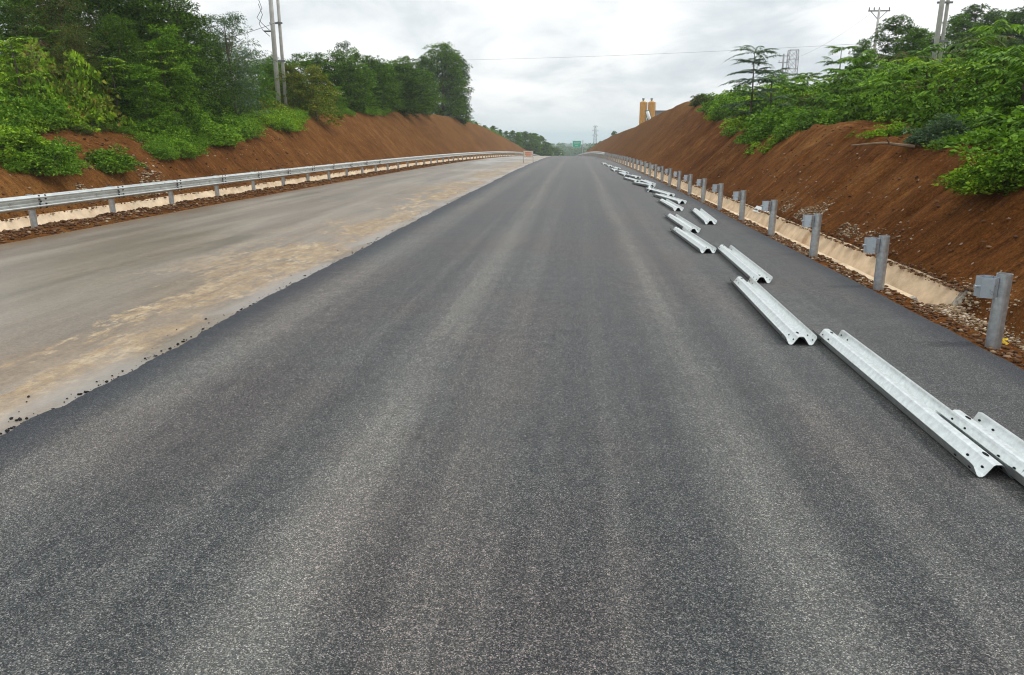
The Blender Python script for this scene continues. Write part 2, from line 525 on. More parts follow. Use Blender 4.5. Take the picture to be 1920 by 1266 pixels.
M_GALV = simple('galvanised_steel', (.50, .53, .54), 0.42, 0.5, 0.75, 14, 0.22, 0.06, stain=((.24, .22, .20), 0.45))
M_BEAM = simple('new_galvanised_beam', (.74, .77, .76), 0.33, 0.5, 0.84, 22, 0.13, 0.03, stain=((.56, .57, .55), 0.4))
M_RAIL = simple('galvanised_rail', (.68, .71, .69), 0.30, 0.5, 0.88, 4, 0.14, stain=((.46, .42, .34), 0.45))
M_BLOCK = simple('zinc_spacer', (.62, .68, .74), 0.30, 0.5, 0.85, 12, 0.10)
M_HOLE = simple('bolt_hole', (.012, .012, .014), 0.9, 0.1)
M_BOLT = simple('dark_bolt', (.055, .055, .06), 0.5, 0.4, 0.6)
M_CONC = simple('tan_concrete', (.64, .49, .33), 0.95, 0.1, 0, 3.2, 0.22, 0.9, stain=((.33, .19, .09), 0.75))
M_CONCL = simple('pale_concrete', (.60, .48, .34), 0.95, 0.1, 0, 2.6, 0.2, 0.8, stain=((.42, .27, .15), 0.65))
M_CONCG = simple('grey_broken_concrete', (.36, .32, .26), 0.95, 0.15, 0, 30, 0.5, 0.9)
M_POLE = simple('pole_concrete', (.50, .49, .465), 0.9, 0.2, 0, 3, 0.18)
M_STEEL = simple('weathered_steel', (.20, .205, .21), 0.6, 0.4, 0.3, 6, 0.2)
M_PYLON = simple('far_tower_steel', (.33, .33, .34), 0.7, 0.3, 0.2, 1, 0.1)
M_RUST = simple('red_oxide_steel', (.34, .12, .07), 0.7, 0.3, 0.2, 6, 0.3)
M_WIRE = simple('wire', (.10, .10, .11), 0.7, 0.3)
M_YEL = simple('silo_yellow', (.56, .27, .02), 0.6, 0.2, 0, 0.8, 0.14, stain=((.38, .17, .015), 0.4))
M_WHITE = simple('white_paint', (.72, .74, .72), 0.5, 0.4, 0, 3, 0.06)
M_GREENP = simple('green_painted_steel', (.035, .14, .075), 0.5, 0.4, 0, 3, 0.1)
M_SHED = simple('blue_grey_sheet', (.22, .26, .31), 0.6, 0.4, 0.2, 3, 0.12)
M_SIGN = simple('green_sign_face', (.0, .45, .27), 0.45, 0.4, 0, 3, 0.05)
M_ORANGE = simple('faded_orange_print', (.70, .20, .09), 0.8, 0.2, 0, 3, 0.1)
M_BANNER = simple('off_white_banner', (.74, .62, .52), 0.8, 0.2, 0, 3, 0.06)
M_YSCRAP = simple('yellow_plastic', (.80, .55, .02), 0.45, 0.4, 0, 20, 0.2)
M_CHIP = simple('black_asphalt_crumb', (.022, .023, .026), 0.85, 0.2, 0, 30, 0.4)
M_BRANCH = simple('dry_branch', (.20, .145, .095), 0.9, 0.1, 0, 8, 0.3)


def stone_mat(name, stops):
    m, N = new_mat(name)
    base = N.ramp(N.isl, stops)
    fin = N.noise(N.pos, 40, 4, 0.7)
    base = N.mix(0.6, base, N.ramp(fin, [(0.3, .55), (0.7, 1.35)]), 'MULTIPLY')
    finish(N, base, 0.9, 0.15, bump=fin, bstr=0.5, bdist=0.01)
    return m


M_STONE = stone_mat('crushed_stone', [(0, (.12, .07, .035)), (.45, (.26, .175, .10)), (.8, (.42, .32, .215)), (1, (.58, .50, .40))])
M_CLOD = stone_mat('brown_clods', [(0, (.07, .032, .014)), (.6, (.14, .068, .032)), (.9, (.22, .13, .07)), (1, (.40, .31, .21))])


def leaf_mat(name, c0, c1, c2, tr=0.22, var=0.5, nscale=0.9, odd=None):
    m, N = new_mat(name)
    clump = N.noise(N.pos, nscale, 3, 0.6)
    oi = N.n('ShaderNodeObjectInfo')
    v = N.math('ADD', N.math('MULTIPLY', N.isl, var), N.math('MULTIPLY', clump, 1.1 - var))
    v = N.math('ADD', v, N.math('MULTIPLY', N.math('SUBTRACT', oi.outputs['Random'], 0.5), 0.22))
    base = N.ramp(v, [(0.24, c0), (0.50, c1), (0.76, tuple(min(.9, q * 1.15) for q in c2))])
    if odd:
        f = N.math('GREATER_THAN', N.isl, 1 - odd[1])
        base = N.mix(f, base, odd[0])
    tcol = N.mix(1.0, base, (1.5, 1.6, .7), 'MULTIPLY')
    finish(N, base, 0.62, 0.10, transl=(tcol, tr))
    return m


M_LF_DARK = leaf_mat('dark_foliage', (.014, .030, .004), (.046, .095, .010), (.110, .205, .022))
M_LF_OLIVE = leaf_mat('olive_foliage', (.022, .036, .009), (.058, .085, .020), (.11, .15, .035), odd=((.14, .085, .04), 0.12))
M_LF_MID = leaf_mat('mid_green_foliage', (.022, .052, .005), (.070, .155, .011), (.150, .275, .024))
M_LF_BRIGHT = leaf_mat('fresh_green_foliage', (.036, .082, .005), (.125, .235, .012), (.28, .42, .030), odd=((.26, .24, .03), 0.03))
M_LF_YEL = leaf_mat('yellow_green_foliage', (.05, .085, .012), (.12, .17, .02), (.24, .27, .035), odd=((.20, .10, .03), 0.08))
M_LF_GREY = leaf_mat('grey_green_foliage', (.022, .048, .024), (.055, .100, .050), (.110, .170, .095))
M_LF_BUSH = leaf_mat('small_leaf_bush_foliage', (.028, .062, .006), (.090, .190, .013), (.20, .34, .028))
M_LF_DRY = leaf_mat('dry_twig_foliage', (.05, .030, .017), (.115, .075, .045), (.20, .14, .085))
M_BARK = simple('bark', (.13, .10, .075), 0.9, 0.1, 0, 5, 0.35, 0.5)
M_GRASSF, N = new_mat('hill_grass_cover')
finish(N, N.ramp(N.noise(N.pos, 0.08, 5, .6), [(.35, (.022, .050, .012)), (.6, (.055, .10, .025)), (.75, (.10, .12, .04))]), 0.95, 0.1)


# ------------------------------------------------------------------ setting: ground sheet, banks, roads
def grid_mesh(name, xs, ys, zf, mat, smooth=True):
    Xg, Yg = np.meshgrid(xs, ys)
    Z = zf(Xg, Yg)
    V = np.stack([Xg, Yg, Z], -1).reshape(-1, 3)
    nx, ny = len(xs), len(ys)
    i = np.arange(nx - 1)[None, :] + nx * np.arange(ny - 1)[:, None]
    Fc = np.stack([i, i + 1, i + 1 + nx, i + nx], -1).reshape(-1, 4)
    return mesh_np(name, V, Fc, mat, smooth)


def geo_steps(a, b, s0, g):
    out = [a]; s = s0
    while out[-1] < b:
        out.append(out[-1] + s); s *= g
    return np.array(out)


def far_ground(X, Y):
    z = drop(Y) - 0.45 + np.where(np.abs(X) > 40, -0.0, 0)
    rr = np.sqrt(X ** 2 + Y ** 2)
    z = z - 28 * sstep(rr, 500, 4500)
    # low ridges in the distance
    r1 = 8 * np.exp(-((Y - 900) / 170) ** 2) * (0.85 + 0.6 * vnoise(X / 210 + 5, Y / 900))
    r2 = 17 * np.exp(-((Y - 1700) / 300) ** 2) * (0.85 + 0.7 * vnoise(X / 380 + 9, Y / 900))
    r3 = 30 * np.exp(-((Y - 3000) / 500) ** 2) * (0.9 + 0.5 * vnoise(X / 700 + 2, Y / 900))
    side = sstep(np.abs(X - 20), 60, 300)
    z = z + (r1 + r2 + r3) + 14 * side * np.exp(-((Y - 600) / 260) ** 2)
    return z


xs = np.concatenate([-geo_steps(20, 9000, 6, 1.16)[::-1], np.linspace(-18, 18, 10), geo_steps(20, 9000, 6, 1.16)])
ys = np.concatenate([[-4000, -1500, -500, -150, -40], geo_steps(-12, 9000, 4, 1.035)])
g = grid_mesh('ground', xs, ys, far_ground, M_GRASSF)
put(bpy.data.objects.new('ground', g), kind='structure')

yn = geo_steps(-8, 420, 0.075, 1.0065)
yn = yn[yn <= 420]
xsr = np.concatenate([np.arange(4.0, 5.3, 0.05), geo_steps(5.35, 10, 0.06, 1.004), geo_steps(10.1, 60, 0.12, 1.05), [70, 90, 120, 160]])


def skirtR(X, Y):
    z = terrR(X + shiftR(Y), Y)
    return z - 10 * sstep(X, 80, 150) - 6 * sstep(Y, 300, 400)


def bank_mesh(name, us, ys, side, mat):
    U, Yg = np.meshgrid(us, ys)
    if side > 0:
        Xg = U + shiftR(Yg); Z = terrR(Xg, Yg)
    else:
        Xg = -U; Z = terrL(Xg, Yg)
    Z = Z - 12 * sstep(U, 90, 150) - 1.0 * sstep(Yg, 300, 400)
    V = np.stack([Xg, Yg, Z], -1).reshape(-1, 3)
    nx, ny = len(us), len(ys)
    i = np.arange(nx - 1)[None, :] + nx * np.arange(ny - 1)[:, None]
    Fc = np.stack([i, i + 1, i + 1 + nx, i + nx], -1).reshape(-1, 4)
    if side < 0: Fc = Fc[:, ::-1]
    return mesh_np(name, V, Fc, mat, True)


put(bpy.data.objects.new('earth_bank_right', bank_mesh('earth_bank_right', xsr, yn, 1, M_SOIL_R)), kind='structure')
xsl = np.concatenate([np.arange(11.02, 13.4, 0.06), geo_steps(13.45, 20, 0.08, 1.008), geo_steps(20.2, 60, 0.2, 1.06), [75, 100, 130, 170]])
put(bpy.data.objects.new('earth_bank_left', bank_mesh('earth_bank_left', xsl, yn, -1, M_SOIL_L)), kind='structure')

# old carriageway, 5 cm lower
yr = geo_steps(-8, 420, 0.5, 1.02)
xr = np.linspace(-11.25, -3.4, 24)
g = grid_mesh('old_road', xr, yr, lambda X, Y: drop(Y) - 0.05 + 0.012 * fbm(X * 0.7, Y * 0.3, 2), M_OLD)
put(bpy.data.objects.new('old_road', g), kind='structure')

# new asphalt mat with ragged, crumbling sides
ya = np.concatenate([np.arange(-4, 45, 0.03), geo_steps(45, 420, 0.1, 1.02)])
def left_edge(Y):
    return -3.93 - 0.00002 * Y ** 2 + 0.10 * vnoise(Y * 0.45, 3.3) + 0.05 * vnoise(Y * 2.3, 8) + 0.035 * vnoise(Y * 11, 1) + 0.02 * vnoise(Y * 29, 5)
def right_edge(Y):
    return 4.03 + shiftR(Y) + 0.03 * vnoise(Y * 1.1, 2) + 0.02 * vnoise(Y * 8, 1)
eL, eR = left_edge(ya), right_edge(ya)
cols = []
zs = drop(ya)
cols.append(np.stack([eL - 0.05 - 0.02 * vnoise(ya * 14, 7), ya, zs - 0.075], 1))
cols.append(np.stack([eL, ya, zs - 0.012], 1))
cols.append(np.stack([eL + 0.03, ya, zs], 1))
for t in np.linspace(0.12, 0.88, 7):
    cols.append(np.stack([eL * (1 - t) + eR * t, ya, zs + 0.006 * fbm(ya * 0.4, t * 9, 2)], 1))
cols.append(np.stack([eR - 0.03, ya, zs], 1))
cols.append(np.stack([eR, ya, zs - 0.012], 1))
cols.append(np.stack([eR + 0.05, ya, zs - 0.09], 1))
V = np.stack(cols, 1).reshape(-1, 3)
nx, ny = len(cols), len(ya)
i = np.arange(nx - 1)[None, :] + nx * np.arange(ny - 1)[:, None]
Fc = np.stack([i, i + 1, i + 1 + nx, i + nx], -1).reshape(-1, 4)
put(bpy.data.objects.new('road', mesh_np('road', V, Fc, M_ASPH, True)), kind='structure')


# ------------------------------------------------------------------ stones and crumbs
_ico = None
def stones(P, R, rs, flat=0.7):
    """irregular 6-sided pebbles: octahedra-like blobs with noise. returns V,F(tri)"""
    n = len(P)
    base = np.array([(1, 0, 0), (0, 1, 0), (-1, 0, 0), (0, -1, 0), (.65, .65, .6), (-.65, .65, .65), (-.65, -.65, .6), (.65, -.65, .65), (0, 0, 1), (0, 0, -.8)], float)
    fc = np.array([(0, 4, 7), (0, 1, 4), (1, 5, 4), (1, 2, 5), (2, 6, 5), (2, 3, 6), (3, 7, 6), (3, 0, 7), (4, 5, 8), (5, 6, 8), (6, 7, 8), (7, 4, 8), (1, 0, 9), (2, 1, 9), (3, 2, 9), (0, 3, 9)])
    a = rs.rand(n) * 2 * pi
    V = base[None] * (0.7 + 0.6 * rs.rand(n, 10, 1)) * R[:, None, None]
    V = V * np.stack([0.8 + 0.6 * rs.rand(n), 0.7 + 0.4 * rs.rand(n), np.full(n, flat)], 1)[:, None, :]
    c, s = np.cos(a), np.sin(a)
    x = V[..., 0] * c[:, None] - V[..., 1] * s[:, None]; y = V[..., 0] * s[:, None] + V[..., 1] * c[:, None]
    V = np.stack([x, y, V[..., 2]], -1) + P[:, None, :]
    Fc = (fc[None] + (np.arange(n) * 10)[:, None, None]).reshape(-1, 3)
    return V.reshape(-1, 3), Fc


def stuff_stones(name, P, R, mat, label, seed, flat=0.7):
    rs = np.random.RandomState(seed)
    V, Fc = stones(np.array(P, float), np.array(R, float), rs, flat)
    put(bpy.data.objects.new(name, mesh_np(name, V, Fc, mat)), None, label, name.replace('_', ' ').split()[-1], kind='stuff')


rs = np.random.RandomState(3)
# gravel strip beside right edge
n = 11000
Yv = 5 + 60 * rs.rand(n) ** 1.7
u = 4.10 + 0.42 * rs.rand(n)
keep = (vnoise(u * 3, Yv * 1.3) + 0.30 * sstep(Yv, 9, 12) + 0.15 * rs.rand(n) - 0.35 * (u < 4.25) * (Yv < 13)) > 0.12
Yv, u = Yv[keep], u[keep]
Xv = u + shiftR(Yv)
P = np.stack([Xv, Yv, terrR(Xv, Yv) + 0.004], 1)
R = 0.005 + 0.018 * rs.rand(len(Xv)) ** 3
# spill of crushed stone at the broken end of the ditch, and on the bank behind it
m = 1500
Ys = 8.2 + 2.2 * rs.rand(m); us = 4.75 + 0.35 * rs.randn(m) * 0.5 + (Ys - 8.2) * 0.05
k2 = us < 5.3
Ys, us = Ys[k2], us[k2]
P = np.vstack([P, np.stack([us, Ys, terrR(us, Ys) + 0.005], 1)]); R = np.concatenate([R, 0.006 + 0.022 * rs.rand(len(us)) ** 3])
Ys = 6.3 + 2.0 * rs.rand(500); us = 4.78 + 0.10 * rs.randn(500)
P = np.vstack([P, np.stack([us, Ys, terrR(us, Ys) + 0.005], 1)]); R = np.concatenate([R, 0.006 + 0.022 * rs.rand(len(us)) ** 3])
m = 2600
Ys = 16.8 + 3.2 * rs.randn(m) * 0.6; us = 5.15 + np.abs(rs.randn(m)) * 0.22
ok = (Ys > 12.2) & (Ys < 21.5) & (vnoise(us * 2.5, Ys * 1.4) > -0.1)
Ys, us = Ys[ok], us[ok]
P = np.vstack([P, np.stack([us, Ys, terrR(us, Ys) + 0.006], 1)]); R = np.concatenate([R, 0.008 + 0.026 * rs.rand(len(us)) ** 3])
m = 260
us = 4.62 + 0.52 * rs.rand(m); Ys = 9.74 + 0.14 * rs.randn(m)
zz = terrR(us, Ys) + 0.015
P = np.vstack([P, np.stack([us, Ys, zz], 1)]); R = np.concatenate([R, 0.012 + 0.030 * rs.rand(m) ** 2])
stuff_stones('roadside_gravel', P, R, M_STONE, 'pale crushed stones spilled along the right paving edge and concrete ditch', 5)
# left bank rubble (pale)
n = 2600
Ys = 15.5 + 9 * rs.rand(n); us = 13.4 + np.abs(rs.randn(n)) * 0.5
k2 = vnoise(us * 1.7, Ys * 0.8) > 0.05
Ys, us = Ys[k2], us[k2]
P = np.stack([-us, Ys, terrL(-us, Ys) + 0.01], 1); R = 0.015 + 0.06 * rs.rand(len(us)) ** 4
stuff_stones('bank_rubble', P, R, M_STONE, 'pale rock fragments scattered at the foot of the left red bank', 6)
# clods in the left berm
n = 15000
Ys = 11 + 70 * rs.rand(n) ** 1.8; us = 12.0 + 0.28 * rs.randn(n)
k2 = (us > 11.15) & (us < 12.5)
Ys, us = Ys[k2], us[k2]
P = np.stack([-us, Ys, terrL(-us, Ys) + 0.01], 1); R = 0.009 + 0.050 * rs.rand(len(us)) ** 4
stuff_stones('roadside_clods', P, R, M_CLOD, 'low ridge of brown earth clods along the left road edge under the guardrail', 7)
# clods at right verge and on banks
n = 1300
Ys = 6 + 22 * rs.rand(n) ** 1.5; us = 4.12 + 0.30 * rs.rand(n)
a = np.stack([us + shiftR(Ys), Ys, terrR(us + shiftR(Ys), Ys) + 0.005], 1); ra = 0.01 + 0.03 * rs.rand(n) ** 3
n = 2200
Ys = 8 + 26 * rs.rand(n); us = 5.2 + 2.2 * rs.rand(n)
b = np.stack([us, Ys, terrR(us, Ys) + 0.005], 1); rb = 0.008 + 0.035 * rs.rand(n) ** 5
n = 2000
Ys = 15 + 25 * rs.rand(n); us = 13.4 + 4 * rs.rand(n)
c = np.stack([-us, Ys, terrL(-us, Ys) + 0.005], 1); rc = 0.015 + 0.06 * rs.rand(n) ** 4
n = 2600
Ys = 9.9 + 45 * rs.rand(n) ** 1.5; us = 5.08 + 0.06 * rs.randn(n)
e = np.stack([us + shiftR(Ys), Ys, np.maximum(terrR(us + shiftR(Ys), Ys), drop(Ys) + .06)], 1); re_ = 0.01 + 0.03 * rs.rand(n) ** 3
n = 2200
Ys = 10 + 45 * rs.rand(n) ** 1.5; us = 13.3 + 0.07 * rs.randn(n)
f_ = np.stack([-us, Ys, np.maximum(terrL(-us, Ys), drop(Ys) + .11)], 1); rf_ = 0.01 + 0.035 * rs.rand(n) ** 3
stuff_stones('earth_clods', np.vstack([a, b, c, e, f_]), np.concatenate([ra, rb, rc, re_, rf_]), M_CLOD, 'loose brown soil lumps lying on the cut red earth slopes', 8)
# black crumbs off the ragged left edge of the new mat
n = 650
Yc = 3.5 + 26 * rs.rand(n) ** 1.5
off = np.abs(rs.randn(n)) * 0.07
far_ = rs.rand(n) < 0.06
off[far_] += 0.5 * rs.rand(far_.sum())
Xc = left_edge(Yc) - 0.03 - off
P = np.stack([Xc, Yc, drop(Yc) - 0.045], 1); R = 0.004 + 0.013 * rs.rand(n) ** 3
stuff_stones('asphalt_crumbs', P, R, M_CHIP, 'black asphalt crumbs fallen along the ragged left edge of the new paving', 9, 0.8)


# ------------------------------------------------------------------ ditch linings
def ditch(name, side, y0, y1, prof_in, label, mat):
    ys = np.concatenate([np.arange(y0, min(y1, 45), 0.35), geo_steps(max(y0, min(y1, 45)), y1, 0.6, 1.03)])
    V = []
    for y in ys:
        d = float(drop(y)); sh = float(shiftR(y)) if side > 0 else 0
        for j, (uu, zz) in enumerate(prof_in):
            jit = 0.007 * float(vnoise(y * 2.1 + j * 7, 3)) + (0.016 * float(fbm(np.array(y * 3.7), np.array(9.0), 2)) if j in (3, 4) else 0)
            V.append((side * uu + sh, y, zz + d + jit))
    k = len(prof_in)
    n = len(ys)
    fs = []
    for a in range(n - 1):
        for j in range(k):
            j2 = (j + 1) % k
            q = (a * k + j, (a + 1) * k + j, (a + 1) * k + j2, a * k + j2)
            fs.append(q if side > 0 else q[::-1])
    me = bpy.data.meshes.new(name)
    me.from_pydata(V, [], fs)
    me.materials.append(mat)
    me.update()
    root = bpy.data.objects.new(name, me)
    put(root, None, label, 'ditch')
    # broken end face: ring + rough aggregate
    mb = MB()
    ring = [Vector(V[j]) for j in range(k)]
    return root, ring


profR = [(4.47, -0.03), (4.68, -0.36), (4.82, -0.36), (5.07, 0.075), (5.17, 0.06), (4.9, -0.50), (4.6, -0.50), (4.37, -0.06)]
dr, ring = ditch('concrete_ditch', 1, 9.95, 262, profR, 'tan concrete lined ditch with broken near end beside the posts at right', M_CONC)
mb = MB()
c0 = [Vector((x, y - 0.004, z)) for x, y, z in ring]
for a, b, c, d in ((0, 1, 6, 7), (1, 2, 5, 6), (2, 3, 4, 5)):
    q = [c0[a], c0[b], c0[c], c0[d]]
    # bulging rough end
    o = [v + Vector((0, -0.05 - 0.05 * random.random(), 0)) for v in q]
    mid = sum(o, Vector()) / 4 + Vector((0, -0.06, 0))
    mb.add(q + o + [mid], [(0, 1, 5, 4), (1, 2, 6, 5), (2, 3, 7, 6), (3, 0, 4, 7), (4, 5, 8), (5, 6, 8), (6, 7, 8), (7, 4, 8)])
mb.build('broken_end', M_CONCG, dr)
mb = MB()
mb.box((0, 0, 0), (0.18, 1.3, 0.05), Matrix.Rotation(radians(-52), 3, 'Y'))
sl = mb.build('concrete_slab', M_WHITE, None, label='small pale concrete slab lying on the ditch lip below the right bank', cat='slab')
hx, hy, hz_ = 5.02, 22.3, float(terrR(5.1, 22.3))
sl.location = (5.07, 20.8, 0.02); sl.rotation_euler = (0, 0, radians(4))
profL = [(12.5, -0.03), (12.73, -0.36), (12.95, -0.36), (13.27, 0.13), (13.38, 0.11), (13.05, -0.5), (12.65, -0.5), (12.4, -0.06)]
ditch('concrete_ditch', -1, 8, 262, profL, 'cream concrete lined ditch behind the finished guardrail at left', M_CONCL)

# ------------------------------------------------------------------ guardrail kit
PITCH = 2.93
W_PROF = [(-.155, .083), (-.148, .072), (-.118, .010), (-.104, 0.0), (-.086, 0.0), (-.072, .010), (-.030, .074), (-.018, .081), (.018, .081),
          (.030, .074), (.072, .010), (.086, 0.0), (.104, 0.0), (.118, .010), (.148, .072), (.155, .083)]


def w_beam_mesh(name, L, mat, thick=0.0045, clip=0.045):
    """W profile along +Y, edges up, lying with both humps on the ground; corners of the ends clipped"""
    ys = [0, clip, L / 3, L * 2 / 3, L - clip, L]
    V = []
    for yi, y in enumerate(ys):
        for layer in (0, 1):
            for j, (x, z) in enumerate(W_PROF):
                yy = y
                if j in (0, 15):
                    if yi == 0: yy = clip * 0.9
                    if yi == 5: yy = L - clip * 0.9
                V.append((x, yy, z + (thick if layer else 0)))
    k = len(W_PROF)
    fs = []
    for a in range(len(ys) - 1):
        o0, o1 = a * 2 * k, (a + 1) * 2 * k
        for j in range(k - 1):
            fs.append((o0 + j, o1 + j, o1 + j + 1, o0 + j + 1)[::-1])
            fs.append((o0 + k + j, o0 + k + j + 1, o1 + k + j + 1, o1 + k + j)[::-1])
        fs.append((o0, o0 + k, o1 + k, o1)[::-1])
        fs.append((o0 + k - 1, o1 + k - 1, o1 + 2 * k - 1, o0 + 2 * k - 1)[::-1])
    for o, r in ((0, 1), ((len(ys) - 1) * 2 * k, -1)):
        for j in range(k - 1):
            q = (o + j, o + j + 1, o + k + j + 1, o + k + j)
            fs.append(q[::r])
    me = bpy.data.meshes.new(name)
    me.from_pydata(V, [], fs)
    me.materials.append(mat)
    me.update()
    return me


def prof_at(x):
    xs_, zs_ = zip(*W_PROF)
    z = float(np.interp(x, xs_, zs_)); dz = float(np.interp(x + .004, xs_, zs_) - np.interp(x - .004, xs_, zs_)) / .008
    return z, math.atan(dz)


def slot_mesh(name, rx, ry, t=0.0045):
    mb = MB(); vs = []
    for q in (1, -1):
        for kx in range(10):
            an = 2 * pi * kx / 10
            vs.append((cos(an) * rx, sin(an) * ry, q * (t / 2 + 0.002)))
    mb.add(vs, [tuple(range(10)), tuple(range(19, 9, -1))] + [(q, 10 + q, 10 + (q + 1) % 10, (q + 1) % 10) for q in range(10)])
    return mb.mesh(name, M_HOLE)


BL = 3.28
loose = w_beam_mesh('w_beam', BL, M_BEAM)
hole_r, hole_l = slot_mesh('bolt_hole', .008, .014), slot_mesh('bolt_slot', .012, .036)


def add_holes(o):
    for yb, sgn in ((0, 1), (BL, -1)):
        for x in (-.13, -.055, .055, .13):
            z, a = prof_at(x)
            for dy in (0.07, 0.25):
                q = put(bpy.data.objects.new('bolt_hole', hole_r), o)
                q.location = (x, yb + sgn * dy, z + .00225); q.rotation_euler = (0, -a, 0)
        q = put(bpy.data.objects.new('bolt_slot', hole_l), o)
        q.location = (0, yb + sgn * .16, .08325)


beams = [  # near centre x, y, far centre x, label
    (2.575, 4.32, 2.60, 0.0, 'long white w-beam rail lying beside and under the clipped end of the nearest rail'),
    (2.755, 1.98, 2.755, 0.0, 'nearest white w-beam rail, cut by the right edge of the photo and nested over another'),
    (2.25, 7.25, 2.33, 0.0, 'white w-beam rail lying left of and end to end with the two nested rails'),
    (2.63, 10.50, 2.69, 0.0, 'white w-beam rail just beyond the one touching the nested pair, set further right'),
    (2.35, 13.25, 2.21, 0.0, 'nearer of the two w-beam rails lying parallel before the pair of short-looking ones'),
    (2.54, 16.20, 2.43, 0.0, 'further of the two parallel w-beam rails left of the rail set apart near the edge'),
    (3.18, 17.85, 3.32, 0.0, 'white w-beam rail set apart to the right, closest of all to the paving edge'),
    (2.86, 21.15, 2.76, 0.0, 'white w-beam rail lying left of the rail that stretches behind it, seventh row back'),
    (3.29, 23.55, 2.82, 0.0, 'w-beam rail lying skewed across its neighbour, long thin and pointing left'),
    (3.30, 26.50, 2.86, 0.0, 'w-beam rail just behind the skewed rail, pointing the same way'),
    (2.82, 28.80, 3.06, 0.0, 'front rail of the stack of three w-beam rails lying close together'),
    (3.09, 31.05, 2.62, 0.0, 'middle rail of the stack of three w-beam rails lying close together'),
    (3.30, 33.00, 3.10, 0.0, 'rear rail of the stack of three w-beam rails lying close together'),
    (2.85, 35.40, 2.50, 0.0, 'front rail of the staggered pair of w-beam rails beyond the stack of three'),
    (3.08, 38.20, 2.86, 0.0, 'rear rail of the staggered pair of w-beam rails beyond the stack of three'),
    (2.74, 41.85, 2.55, 0.0, 'far w-beam rail, sixth from the distant end of the line'),
    (2.95, 44.8, 2.70, 0.0, 'far w-beam rail, fifth from the distant end of the line'),
    (2.50, 48.2, 2.41, 0.0, 'far w-beam rail, fourth from the distant end of the line'),
    (2.85, 51.8, 2.62, 0.0, 'far w-beam rail, third from the distant end of the line'),
    (2.52, 57.0, 2.40, 0.0, 'far w-beam rail, second from the distant end of the line'),
    (2.35, 63.5, 2.30, 0.0, 'last and farthest w-beam rail at the distant end of the line'),
]
proto = None
for bi, (xn, yn_, xf, _, lab) in enumerate(beams):
    if proto is None:
        o = bpy.data.objects.new('w_beam_rail', loose)
        put(o, None, lab, 'guardrail beam', 'loose w-beam rails lying on the asphalt')
        proto = o
    else:
        o = proto.copy(); COL.objects.link(o)
        o['label'] = lab
    if bi < 7: add_holes(o)
    a = -math.atan2(xf - xn, BL)
    z = float(drop(yn_)) + 0.004
    slope = float(drop(yn_ + BL) - drop(yn_)) / BL
    o.location = (xn, yn_, z)
    o.rotation_euler = (math.atan(slope), 0, a)
    if bi == 1:
        o.location.z += 0.012
        o.rotation_euler = (radians(-0.15), radians(1.2), radians(-0.3))
    if bi in (11, 14):
        o.location.z += 0.05
        o.rotation_euler.x += radians(-0.8)


def post_tube(h):
    mb = MB()
    r, r2 = 0.0705, 0.064
    seg = 20
    vs = []
    for rr, z in ((r, -0.25), (r, h), (r2, h), (r2, h - 0.35)):
        for k in range(seg):
            a = 2 * pi * k / seg
            vs.append((rr * cos(a), rr * sin(a), z))
    fs = []
    for lv in range(3):
        for k in range(seg):
            k2 = (k + 1) % seg
            fs.append((lv * seg + k, lv * seg + k2, (lv + 1) * seg + k2, (lv + 1) * seg + k))
    fs.append(tuple(3 * seg + k for k in range(seg)))
    mb.add(vs, fs)
    return mb.mesh('post_tube', M_GALV, smooth=False)


def spacer_mesh(side):
    """hexagonal open sheet box, vertical axis, on the road side of the post"""
    hexo = [(-0.073, -0.052), (-0.135, -0.100), (-0.235, -0.060), (-0.235, 0.060), (-0.135, 0.100), (-0.073, 0.052)]
    hexo = [(x * 1.0, y) for x, y in hexo]
    t = 0.9
    cxm, cym = -0.15, 0
    hexi = [(cxm + (x - cxm) * 0.93, cym + (y - cym) * 0.93) for x, y in hexo]
    vs = []
    for z in (-0.10, 0.10):
        vs += [(x, y, z) for x, y in hexo]
    for z in (-0.10, 0.10):
        vs += [(x, y, z) for x, y in hexi]
    fs = []
    for k in range(6):
        k2 = (k + 1) % 6
        fs.append((k, 6 + k, 6 + k2, k2))
        fs.append((12 + k, 12 + k2, 18 + k2, 18 + k))
        fs.append((6 + k, 18 + k, 18 + k2, 6 + k2))
        fs.append((k, k2, 12 + k2, 12 + k))
    if side < 0:
        vs = [(-x, y, z) for x, y, z in vs]
        fs = [f[::-1] for f in fs]
    mb = MB(); mb.add(vs, fs)
    return mb.mesh('spacer_block', M_BLOCK)


PH = 0.74
post_me = post_tube(PH)
sp_r, sp_l = spacer_mesh(1), spacer_mesh(-1)
mb = MB()
mb.tube([(-0.235, 0, 0), (-0.262, 0, 0)], [0.013, 0.013], 6)
mb.tube([(-0.262, 0, 0), (-0.27, 0, 0)], [0.02, 0.018], 6)
bolt_me = mb.mesh('bolt', M_GALV)

